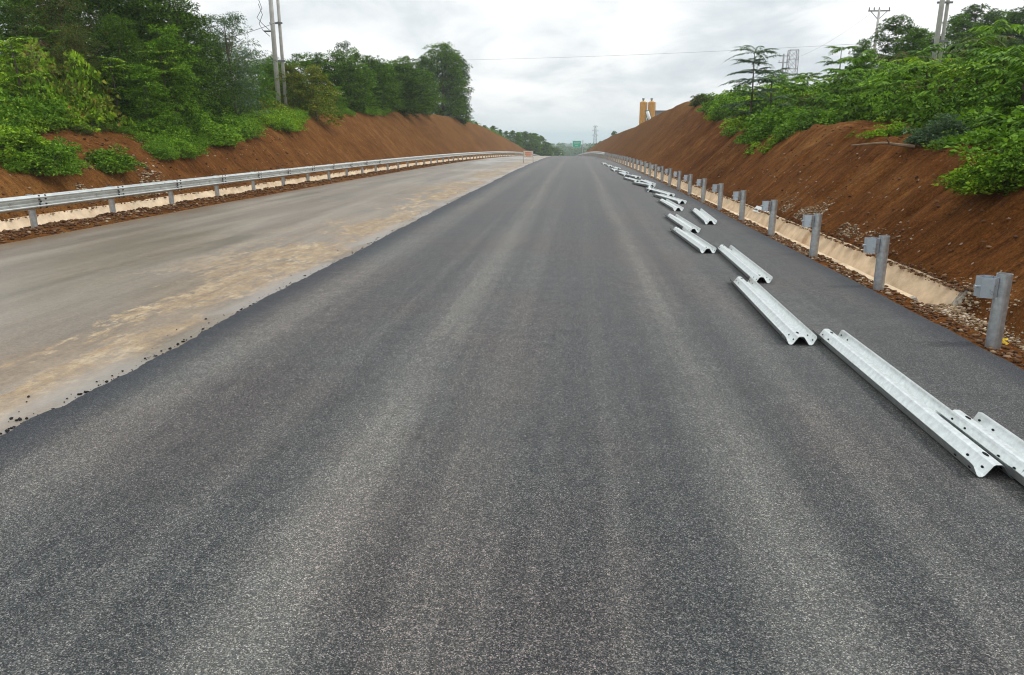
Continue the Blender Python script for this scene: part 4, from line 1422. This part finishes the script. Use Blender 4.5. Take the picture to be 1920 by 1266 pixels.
# left undergrowth: shrub wall below the wood, tongues down the slope
for (px0, px1, py0, py1, n, r0, r1, kinds, mts) in [
        (-20, 300, 205, 238, 34, .6, 1.0, ('vine', 'broad'), (M_LF_BRIGHT, M_LF_MID, M_LF_MID)),
        (-20, 310, 165, 210, 36, .9, 1.4, ('broad', 'vine'), (M_LF_BRIGHT, M_LF_BRIGHT, M_LF_MID, M_LF_YEL)),
        (-20, 330, 130, 170, 26, 1.0, 1.5, ('broad', 'vine'), (M_LF_BRIGHT, M_LF_MID, M_LF_DARK)),
        (300, 480, 180, 215, 20, .6, .9, ('fine', 'broad'), (M_LF_MID, M_LF_BUSH, M_LF_DARK)),
        (255, 470, 208, 268, 75, .65, 1.0, ('fine', 'vine'), (M_LF_BUSH, M_LF_BUSH, M_LF_MID)),
        (400, 560, 205, 242, 60, .6, 1.0, ('fine',), (M_LF_BUSH, M_LF_BRIGHT)),
        (290, 375, 258, 296, 26, .35, .6, ('fine',), (M_LF_BUSH, M_LF_MID)),
        (480, 660, 196, 212, 34, .7, 1.2, ('fine', 'broad'), (M_LF_BRIGHT, M_LF_MID)),
        (660, 800, 196, 205, 24, .5, .9, ('fine', 'broad'), (M_LF_OLIVE, M_LF_MID, M_LF_DARK)),
        (150, 290, 232, 250, 12, .3, .5, ('fine',), (M_LF_BUSH, M_LF_OLIVE)),
        (430, 560, 212, 246, 40, .4, .7, ('fine',), (M_LF_BUSH, M_LF_BRIGHT, M_LF_MID)),
        (560, 760, 203, 215, 40, .45, .8, ('fine',), (M_LF_BUSH, M_LF_MID)),
        (-20, 60, 230, 300, 16, .4, .7, ('vine',), (M_LF_BRIGHT, M_LF_MID)),
        (0, 125, 285, 328, 22, .3, .5, ('fine', 'vine'), (M_LF_BUSH, M_LF_MID))]:
    for _ in range(n):
        px, py = px0 + (px1 - px0) * rsm.rand(), py0 + (py1 - py0) * rsm.rand()
        if 120 < px < 270 and py > 228 and r0 > .31: continue
        # follow the vegetation's lower outline
        if px > 360 and py > 305 - (px - 360) * 0.34 and py > 230: py = 232
        p = hit(px, py)
        if not p:
            Yd = 34 if px < 480 else 60
            X, _, _z = at_dist(px, py, Yd)
            p = (X, Yd, float(terr(X, Yd)))
        r = r0 + (r1 - r0) * rsm.rand()
        mt = mts[rsm.randint(len(mts))]
        massL.add(mt, *xf(B[kinds[rsm.randint(len(kinds))], rsm.randint(3)], p[0], p[1], p[2] - 0.2 * r, r, r, r * (.8 + .4 * rsm.rand()), rsm.rand() * 6))
# bright scrub belt standing before the wood
for px0 in range(70, 500, 13):
    for k in range(2):
        px = px0 + rsm.rand() * 12
        p = hit(px, 236 if px < 300 else 222)
        Yd = p[1] + 0.4 + 2.2 * rsm.rand()
        X_ = at_dist(px, 230, Yd)[0]
        r = .75 + .55 * rsm.rand()
        massL.add((M_LF_BRIGHT, M_LF_BUSH, M_LF_MID, M_LF_BRIGHT, M_LF_YEL)[rsm.randint(5)], *xf(B[('vine', 'broad')[rsm.randint(2)], rsm.randint(3)], X_, Yd, float(terrL(X_, Yd)) - .15, r, r, r * (1.2 + .9 * rsm.rand()) * (1 if px < 320 else .7), rsm.rand() * 6))
# floor of the wood
for _ in range(90):
    yy = 24 + 60 * rsm.rand(); h = float(np.interp(yy, hLy, hLz))
    x = -(13.3 + h + 1.5 + 9 * rsm.rand()) - (2.5 if yy < 40 else 0)
    r = .6 + .7 * rsm.rand()
    massL.add((M_LF_DARK, M_LF_MID)[rsm.randint(2)], *xf(B[('broad', 'vine')[rsm.randint(2)], rsm.randint(3)], x, yy, float(terrL(x, yy)) - .1, r, r, r * 1.2, rsm.rand() * 6))
for _ in range(70):      # crest growth past the big tree
    yy = 125 + 110 * rsm.rand(); h = float(np.interp(yy, hLy, hLz))
    x = -(13.3 + h + 1.5 + 8 * rsm.rand()); r = 1 + .8 * rsm.rand()
    massL.add(M_LF_MID, *xf(B['broad', rsm.randint(3)], x, yy, float(terrL(x, yy)) - .1, r, r, r * .6, rsm.rand() * 6))
    yy = 80 + 120 * rsm.rand(); h = float(np.interp(yy, hRy, hRz))
    x = (5.1 + h + 1.2 + 10 * rsm.rand()) + float(shiftR(yy)); r = .5 + .5 * rsm.rand()
    massR.add(M_LF_MID, *xf(B['fine', rsm.randint(3)], x, yy, float(terrR(x, yy)) - .2, r, r, r * .5, rsm.rand() * 6))

for mass, nm, lab in ((massR, 'undergrowth', 'tangled leafy thicket covering the right bank top'), (massL, 'undergrowth', 'tangled green scrub covering the left bank top')):
    parts, mats, mi, b = [], [], [], 0
    for k, (mn, lst) in enumerate(mass.d.items()):
        V, Fc = join(lst)
        parts.append((V, Fc)); mats.append(bpy.data.materials[mn]); mi.append(np.full(len(Fc), k, dtype=np.int32))
    V, Fc = join(parts)
    me = mesh_np(nm, V, Fc, None)
    for m in mats: me.materials.append(m)
    me.polygons.foreach_set('material_index', np.concatenate(mi))
    put(bpy.data.objects.new(nm, me), None, lab, 'undergrowth', kind='stuff')


# individual bushes ----------------------------------------------
def bush(px, py, r, hgt, mat, label, seed, leaf=.075, nc=90, per=60, name='bush', wide=1.0):
    p = hit(px, py)
    V, Fc = bush_cloud(seed, r * wide, r * wide, hgt, nc, per, leaf, .5, rough=.18, up=.5)
    o = empty(name, (p[0], p[1], p[2] - 0.08), label, 'bush', 'single bushes on the cut slopes')
    put(bpy.data.objects.new('foliage', mesh_np('foliage', V, Fc, mat)), o)
    mb = MB()
    for k in range(5):
        a = k * 1.3
        mb.tube([(0, 0, -.1), (cos(a) * r * .3, sin(a) * r * .3, hgt * .45), (cos(a) * r * .6, sin(a) * r * .6, hgt * .7)], [.022, .014, .006], 5)
    mb.build('stem', M_BARK, o)


bush(205, 318, .80, .75, M_LF_BUSH, 'round green bush alone on the red earth of the left slope', 101, .09)
bush(85, 322, .95, .80, M_LF_BUSH, 'wide low bush at the foot of the left scrub, left of the round one', 102, .09)
bush(25, 300, 1.1, 1.0, M_LF_BRIGHT, 'broad creeper-covered bush at the left edge of the photo', 103, .10)
bush(1865, 352, .62, .62, M_LF_BRIGHT, 'dense bright green bush low on the right red slope near the edge', 104, .06, 130, 70, wide=1.15)
bush(1915, 340, .55, .60, M_LF_BUSH, 'bush cut by the right edge beside the dense bright one', 105, .06, 100, 60)
bush(1765, 268, .62, .60, M_LF_GREY, 'fine grey-green bush at the foot of the thicket above the bare soil', 106, .06)
bush(590, 205, 1.3, 1.5, M_LF_BUSH, 'leafy bush spilling over the bank edge right of the left twin pole', 107, .12)
bush(330, 283, .6, .5, M_LF_BUSH, 'low bush trailing down the slope at the tip of the left scrub', 108, .08)
bush(1318, 196, 0.9, .9, M_LF_OLIVE, 'brownish olive bush at the left tip of the right thicket', 109, .13)
# dead branches and logs
for (px, py, L, a, lab) in [(1715, 278, 1.2, 2.9, 'fallen dry branch lying on the right bank below the thicket'), (370, 205, 1.6, .9, 'pale broken branch lying under the dark wood at left')]:
    p = hit(px, py)
    mb = MB()
    mb.tube([(0, 0, .03), (L * .5 * cos(a), L * .5 * sin(a), .10), (L * cos(a), L * sin(a), .05)], [.035, .028, .012], 6)
    mb.tube([(L * .4 * cos(a), L * .4 * sin(a), .09), (L * .6 * cos(a + .6), L * .6 * sin(a + .6), .2)], [.018, .008], 5)
    o = mb.build('branch', M_BRANCH, None, label=lab, cat='branch')
    o.location = p
V, Fc = bush_cloud(120, 1.5, 1.2, .6, 40, 40, .22, .10, rough=.4, up=.05)
p = hit(378, 200)
o = put(bpy.data.objects.new('dead_brushwood', mesh_np('dead_brushwood', V, Fc, M_LF_DRY)), None, 'heap of dry reddish brushwood under the dark wood at left', 'brushwood')
o.location = (p[0], p[1], p[2])


# ------------------------------------------------------------------ utility poles
def pole_parts(root, off, h, r0, r1, mat=M_POLE):
    mb = MB()
    mb.tube([(off[0], off[1], -0.5), (off[0], off[1], h * .5), (off[0], off[1], h)], [r0, (r0 + r1) / 2, r1], 14)
    return mb.build('pole', mat, root, smooth=True)


def twin_pole(px, py, Y, h, label, gap, insul=None):
    X, _, z = at_dist(px, py, Y)
    zb = float(terr(X, Y))
    root = empty('utility_pole', (X, Y, zb), label, 'utility pole')
    pole_parts(root, (-gap / 2, 0), h, .155, .095)
    pole_parts(root, (gap / 2, .25), h, .11, .07, M_POLE)
    for zz in (h * .25, h * .42, h * .62, h * .80):
        mb = MB()
        mb.box((0, .12, zz), (gap + .42, .10, .10))
        mb.build('brace', M_STEEL, root)
    for zz in (h * .86, h * .97):
        mb = MB(); mb.box((0, 0.0, zz), (2.2, .09, .09)); mb.build('crossarm', M_STEEL, root)
        for k in (-1, -.5, .5, 1):
            mb = MB()
            mb.tube([(k, 0, zz + .04), (k, 0, zz + .12), (k, 0, zz + .16), (k, 0, zz + .26)], [.03, .06, .05, .03], 8)
            mb.build('insulator', insul or M_RUST, root)
    return root, X, zb


r, X, zb = twin_pole(527, 185, 46, 12.5, 'tall twin concrete utility pole behind the left bank shrubs', .34)
mb = MB()   # looping down-leads with dead-end clamps
for k in range(2):
    z0 = 8.4 - zb + .35 * k
    mb.tube([(-.35, -.1, z0 - .7), (-.75, -.1, z0 - .35), (-.95 - .1 * k, -.1, z0), (-.7, -.1, z0 + .5), (-.9, -.1, z0 + 1.1)], .018, 5)
mb.box((-.45, 0, 8.0 - zb), (.55, .08, .08))
mb.build('cable_loop', M_WIRE, r)
r, X, zb = twin_pole(1766, 60, 47, 12.0, 'twin concrete utility pole with red insulators among the right hill trees', .42, M_RUST)
mb = MB()
for z0 in (5.6, 6.3, 7.2):
    mb.tube([(.1, -.15, z0), (.1, -.15, z0 + .5)], [.09, .09], 8)
mb.build('red_coupler', M_RUST, r)
mb = MB(); mb.tube([(.25, -.1, 6.2), (.9, -.1, 6.7), (1.15, -.1, 7.4), (1.1, -.1, 8.2)], .022, 5)
mb.build('cable_loop', M_RUST, r)
# single pole with crossarm
Xp, _, zt = at_dist(1649, 17, 75)
zb = float(terr(Xp, 75))
r = empty('utility_pole', (Xp, 75, zb), 'single slim utility pole with one crossarm above the right thicket', 'utility pole')
pole_parts(r, (0, 0), zt - zb, .17, .09)
mb = MB(); mb.box((0, 0, zt - zb - .15), (1.9, .10, .10)); mb.bar((-.7, 0, zt - zb - .2), (0, 0, zt - zb - .9), .03); mb.bar((.7, 0, zt - zb - .2), (0, 0, zt - zb - .9), .03)
mb.build('crossarm', M_STEEL, r)
for k in (-.88, -.45, .0, .88):
    mb = MB(); mb.tube([(k, 0, zt - zb - .10), (k, 0, zt - zb + .02), (k, 0, zt - zb + .16)], [.03, .06, .03], 6); mb.build('insulator', M_STEEL, r)
# T pole far
Xp, _, zt = at_dist(1470, 101, 120)
zb = float(terr(Xp, 120))
r = empty('utility_pole', (Xp, 120, zb), 'small distant pole with short double arms left of the lattice tower', 'utility pole')
pole_parts(r, (0, 0), zt - zb, .2, .12, M_PYLON)
for dz in (.3, 1.2, 3.2):
    mb = MB(); mb.box((0, 0, zt - zb - dz), (1.4 if dz < 2 else 1.0, .10, .10)); mb.build('crossarm', M_PYLON, r)
    for k in (-.6, .6):
        mb = MB(); mb.tube([(k, 0, zt - zb - dz), (k, 0, zt - zb - dz + .35)], [.05, .03], 6); mb.build('insulator', M_PYLON, r)


def lattice(X, Y, zb, zt, w0, w1, label, r=.05, arms=(), n=9):
    root = empty('lattice_tower', (X, Y, zb), label, 'pylon')
    H_ = zt - zb
    mb = MB()
    lv = [i / n for i in range(n + 1)]
    def cor(t):
        w = (w0 + (w1 - w0) * t) / 2
        return [Vector((a * w, b * w, t * H_)) for a, b in ((-1, -1), (1, -1), (1, 1), (-1, 1))]
    for i in range(n):
        a, b = cor(lv[i]), cor(lv[i + 1])
        for k in range(4):
            mb.bar(a[k], b[k], r, 4)
            k2 = (k + 1) % 4
            mb.bar(a[k], b[k2], r * .6, 4); mb.bar(a[k2], b[k], r * .6, 4); mb.bar(b[k], b[k2], r * .7, 4)
    mb.build('lattice_frame', M_PYLON, root)
    for t, L in arms:
        mb = MB()
        z = t * H_
        w = (w0 + (w1 - w0) * t) / 2
        for s in (-1, 1):
            for b in (-w, w):
                mb.bar((s * w, b, z), (s * L, 0, z + .1), r * .7, 4); mb.bar((s * w, b, z + .9), (s * L, 0, z + .1), r * .6, 4)
        mb.build('crossarm', M_PYLON, root)


X1, _, zt = at_dist(1488, 94, 130)
lattice(X1, 130, float(terr(X1, 130)), zt, 1.9, 1.35, 'square-topped lattice steel tower rising behind the right thicket', .045, (), 8)
X1, _, zt = at_dist(1116.5, 236, 520)
lattice(X1, 520, -14.0, zt, 3.6, .7, 'faint tapering lattice pylon far away above the end of the road', .13, ((.97, 1.6), (.85, 2.2), (.72, 2.0)), 10)


def wire(a, b, sag, label, r=.012, n=24):
    mb = MB()
    pts = []
    for i in range(n + 1):
        t = i / n
        p = Vector(a).lerp(Vector(b), t)
        p.z -= sag * 4 * t * (1 - t)
        pts.append(p)
    mb.tube(pts, r, 4)
    mb.build('overhead_wire', M_WIRE, None, label=label, cat='wire')


wire(at_dist(840, 113, 112), at_dist(1649, 80, 85), .25, 'thin overhead wire crossing the sky from the big dark tree to the right', .010)
wire(at_dist(425, 72, 42), at_dist(523, 40, 46), .05, 'short wire running left from the twin pole towards the feathery tree', .014)
wire(at_dist(1640, 20, 75), at_dist(1480, 112, 125), .6, 'faint wire sloping from the single pole down to the lattice tower', .010)

# ------------------------------------------------------------------ silos
def silo(px, label):
    X, Y = at_dist(px, 230, 270)[0], 270.0
    zt = at_dist(px, 192, 270)[2]
    s = 270 / F
    r = 6.3 * s
    hb = 45 * s
    root = empty('silo', (X, Y, zt - hb - 6), label, 'silo', 'pair of yellow cement silos')
    z1 = 6.0
    mb = MB(); mb.tube([(0, 0, z1), (0, 0, z1 + hb)], [r, r], 28)
    for t in (.33, .66, .98):
        mb.tube([(0, 0, z1 + hb * t), (0, 0, z1 + hb * t + .12)], [r + .05, r + .05], 28)
    mb.build('shell', M_YEL, root)
    mb = MB(); mb.tube([(0, 0, z1 - 2.2), (0, 0, z1 - .01)], [.25, r], 28); mb.build('hopper_cone', M_YEL, root)
    mb = MB(); mb.tube([(0, 0, z1 + hb), (0, 0, z1 + hb + .35)], [r, r * .5], 24); mb.build('roof', M_YEL, root)
    mb = MB(); mb.tube([(-.1, 0, z1 + hb + .3), (-.1, 0, z1 + hb + .9)], [.3, .3], 12); mb.tube([(-.1, 0, z1 + hb + .9), (-.1, 0, z1 + hb + 1.35)], [.42, .42], 12)
    mb.build('dust_filter', M_SHED, root)
    for a in range(4):
        an = a * pi / 2 + pi / 4
        mb = MB(); mb.bar((cos(an) * r, sin(an) * r, 0), (cos(an) * r, sin(an) * r, z1 + .4), .12, 6); mb.build('leg', M_GREENP, root)
    mb = MB()
    for zz in np.arange(0.5, z1 + hb, .35): mb.box((r + .12, -.25, zz), (.05, .42, .04))
    mb.bar((r + .12, -.45, .3), (r + .12, -.45, z1 + hb), .03, 4); mb.bar((r + .12, -.05, .3), (r + .12, -.05, z1 + hb), .03, 4)
    mb.build('ladder', M_STEEL, root)
    return root, zt


silo(1205, 'left one of the two yellow cement silos behind the right bank')
_, zt = silo(1220.5, 'right one of the two yellow cement silos behind the right bank')
a = Vector(at_dist(1213.5, 209, 262)); b = Vector(at_dist(1221, 232, 262))
root = empty('conveyor_chute', tuple(b), 'white covered conveyor chute in a green frame leaning before the silos', 'conveyor')
mb = MB(); mb.tube([Vector((0, 0, 0)), (a - b)], [.55, .55], 14); mb.build('tube', M_WHITE, root, smooth=True)
mb = MB(); d_ = (a - b)
for s in (-.75, .75):
    mb.bar(Vector((s, 0, -.4)), d_ + Vector((s, 0, .3)), .10, 4)
mb.bar(d_ + Vector((-.75, 0, .3)), d_ + Vector((.75, 0, .3)), .10, 4)
mb.bar(Vector((-1.6, .3, -2)), d_ + Vector((-.7, 0, -1.2)), .10, 4)
mb.bar(Vector((-3.1, .3, -3)), Vector((-1.3, .3, 1.6)), .09, 4); mb.bar(Vector((-1.2, .3, -3)), Vector((-3.0, .3, .9)), .09, 4)
mb.build('frame', M_GREENP, root)
p0 = Vector(at_dist(1238, 240, 275))
root = empty('shed', tuple(p0), 'blue-grey sheet metal shed right of the yellow silos', 'shed')
w = 24 * 275 / F
zt2 = at_dist(1238, 209, 275)[2] - p0.z
mb = MB(); mb.box((0, 0, zt2 / 2), (w, 6, zt2 - .1)); mb.build('wall', M_SHED, root)
mb = MB(); mb.box((.3, 0, zt2 + .1), (w + 1.4, 7, .3)); mb.build('roof', M_STEEL, root)
mb = MB(); mb.box((-.8, -3.03, zt2 * .62), (1.5, .06, .9)); mb.build('window', M_HOLE, root)

# ------------------------------------------------------------------ green road sign
Yg = 300.0
c = Vector(at_dist(1081.5, 270, Yg)); s = Yg / F
sw, sh = 15.5 * s, 11.5 * s
zb = float(drop(Yg))
px_ = 4.22 + float(shiftR(260)) + 0.9
px_ = at_dist(1092.5, 288, Yg)[0]
root = empty('road_sign', (px_, Yg, zb), 'green direction sign on a side post over the far end of the road', 'road sign')
mb = MB(); mb.box((c.x - px_, 0, c.z - zb), (sw, .1, sh)); sf = mb.build('sign_panel', M_SIGN, root)
mb = MB()
for sx_ in (-1, 1): mb.box((c.x - px_ + sx_ * (sw / 2 - .06), -.06, c.z - zb), (.12, .03, sh))
for sz_ in (-1, 1): mb.box((c.x - px_, -.06, c.z - zb + sz_ * (sh / 2 - .06)), (sw - .24, .03, .12))
for dz, wd in ((.26, .70), (.02, .62), (-.24, .34)):
    x0 = c.x - px_ - sw * wd / 2
    n = int(wd * 14)
    for k in range(n):
        mb.box((x0 + (k + .5) * sw * wd / n, -.06, c.z - zb + dz * sh), (sw * wd / n * .55, .03, sh * .11))
mb.build('sign_lettering', M_WHITE, sf)
mb = MB(); mb.tube([(0, .3, -1), (0, .3, c.z - zb + sh * .6)], [.16, .13], 10); mb.build('post', M_GALV, root)
mb = MB()
for dz in (-.3, .3): mb.bar((0, .3, c.z - zb + dz * sh), (c.x - px_ - sw / 2, .3, c.z - zb + dz * sh), .08, 6)
mb.build('arm', M_GALV, root)

# ------------------------------------------------------------------ banner board on legs
Yb = 70.0
xl, xr_ = at_dist(981.5, 300, Yb)[0], at_dist(999.5, 300, Yb)[0]
zb = float(drop(Yb)) - .05
wdt = xr_ - xl
root = empty('barrier_sign', ((xl + xr_) / 2, Yb, zb), 'faded orange and white notice board on thin legs standing on the old road', 'sign')
ztop = at_dist(990, 283, Yb)[2] - zb
for sgn in (-1, 1):
    mb = MB(); mb.bar((sgn * wdt / 2, 0, 0), (sgn * wdt / 2, 0, ztop + .02), .022, 6); mb.bar((sgn * wdt / 2, 0, .3), (sgn * wdt / 2, .35, 0), .018, 5)
    mb.bar((sgn * wdt / 2, -.3, .02), (sgn * wdt / 2, .36, .02), .02, 5)
    mb.build('leg', M_GALV, root)
bh = (294.0 - 283) * Yb / F
mb = MB(); mb.box((0, -.03, ztop - bh / 2), (wdt - .05, .02, bh)); pn = mb.build('board', M_BANNER, root)
mb = MB()
for dz, wd, hh in ((.24, .66, .17), (-.02, .70, .20), (-.30, .5, .15)):
    n = int(wd * 11)
    for k in range(n):
        mb.box((-wdt * wd / 2 + (k + .5) * wdt * wd / n, -.045, ztop - bh / 2 + dz * bh), (wdt * wd / n * .72, .008, bh * hh))
mb.build('lettering', M_ORANGE, pn)

# ------------------------------------------------------------------ far roadside hut and far woods
for j, (px, top, w_, Yd, lab) in enumerate([(1036, 284, 5, 330, 'small white-walled hut among distant trees left of the road end'), (1051, 285, 4, 345, 'tiny pale hut right of the other hut at the road end')]):
    X_, _, zt = at_dist(px, top, Yd)
    r = empty('hut', (X_, Yd, float(drop(Yd)) - .5), lab, 'hut')
    hh = zt - (float(drop(Yd)) - .5)
    ww = w_ * Yd / F
    mb = MB(); mb.box((0, 0, hh / 2), (ww, 3, hh)); mb.box((-.2, -1.52, hh * .4), (.5, .04, hh * .5)); mb.build('wall', M_WHITE, r)
    mb = MB(); mb.box((0, 0, hh + .08), (ww + .5, 3.6, .16)); mb.build('roof', M_SHED, r)
rsf = np.random.RandomState(9)
parts = []
fb = [crown_cloud(200 + k, 0, 1, .5, 8, 5, 12, .13, .7, 'round')[0] for k in range(3)]
for _ in range(1500):
    Yd = 720 + 2300 * rsf.rand() ** 1.1
    X_ = (rsf.rand() - .5) * (70 + Yd * .17)
    if abs(X_) < 8 and Yd < 600: continue
    z = float(far_ground(np.array(X_), np.array(Yd)))
    hgt = (7 + 8 * rsf.rand())
    parts.append(xf(fb[rsf.randint(3)], X_, Yd, z - .5, hgt, hgt, hgt, rsf.rand() * 6))
V, Fc = join(parts)
put(bpy.data.objects.new('woods', mesh_np('woods', V, Fc, M_LF_DARK)), None, 'hazy blue-green wooded hills beyond the end of the road', 'woods', kind='stuff')

# ------------------------------------------------------------------ haze
mb = MB(); mb.box((0, 2500, -39.5), (23000, 23000, 123))
mh, N = new_mat('haze_air')
vol = N.n('ShaderNodeVolumePrincipled', {'Color': (.84, .93, 1.0), 'Density': 0.00042, 'Anisotropy': 0.0})
N.t.links.new(vol.outputs[0], N.out.inputs['Volume'])
mb.build('haze', mh, None, kind='stuff', label='pale blue haze in the distance', cat='haze')
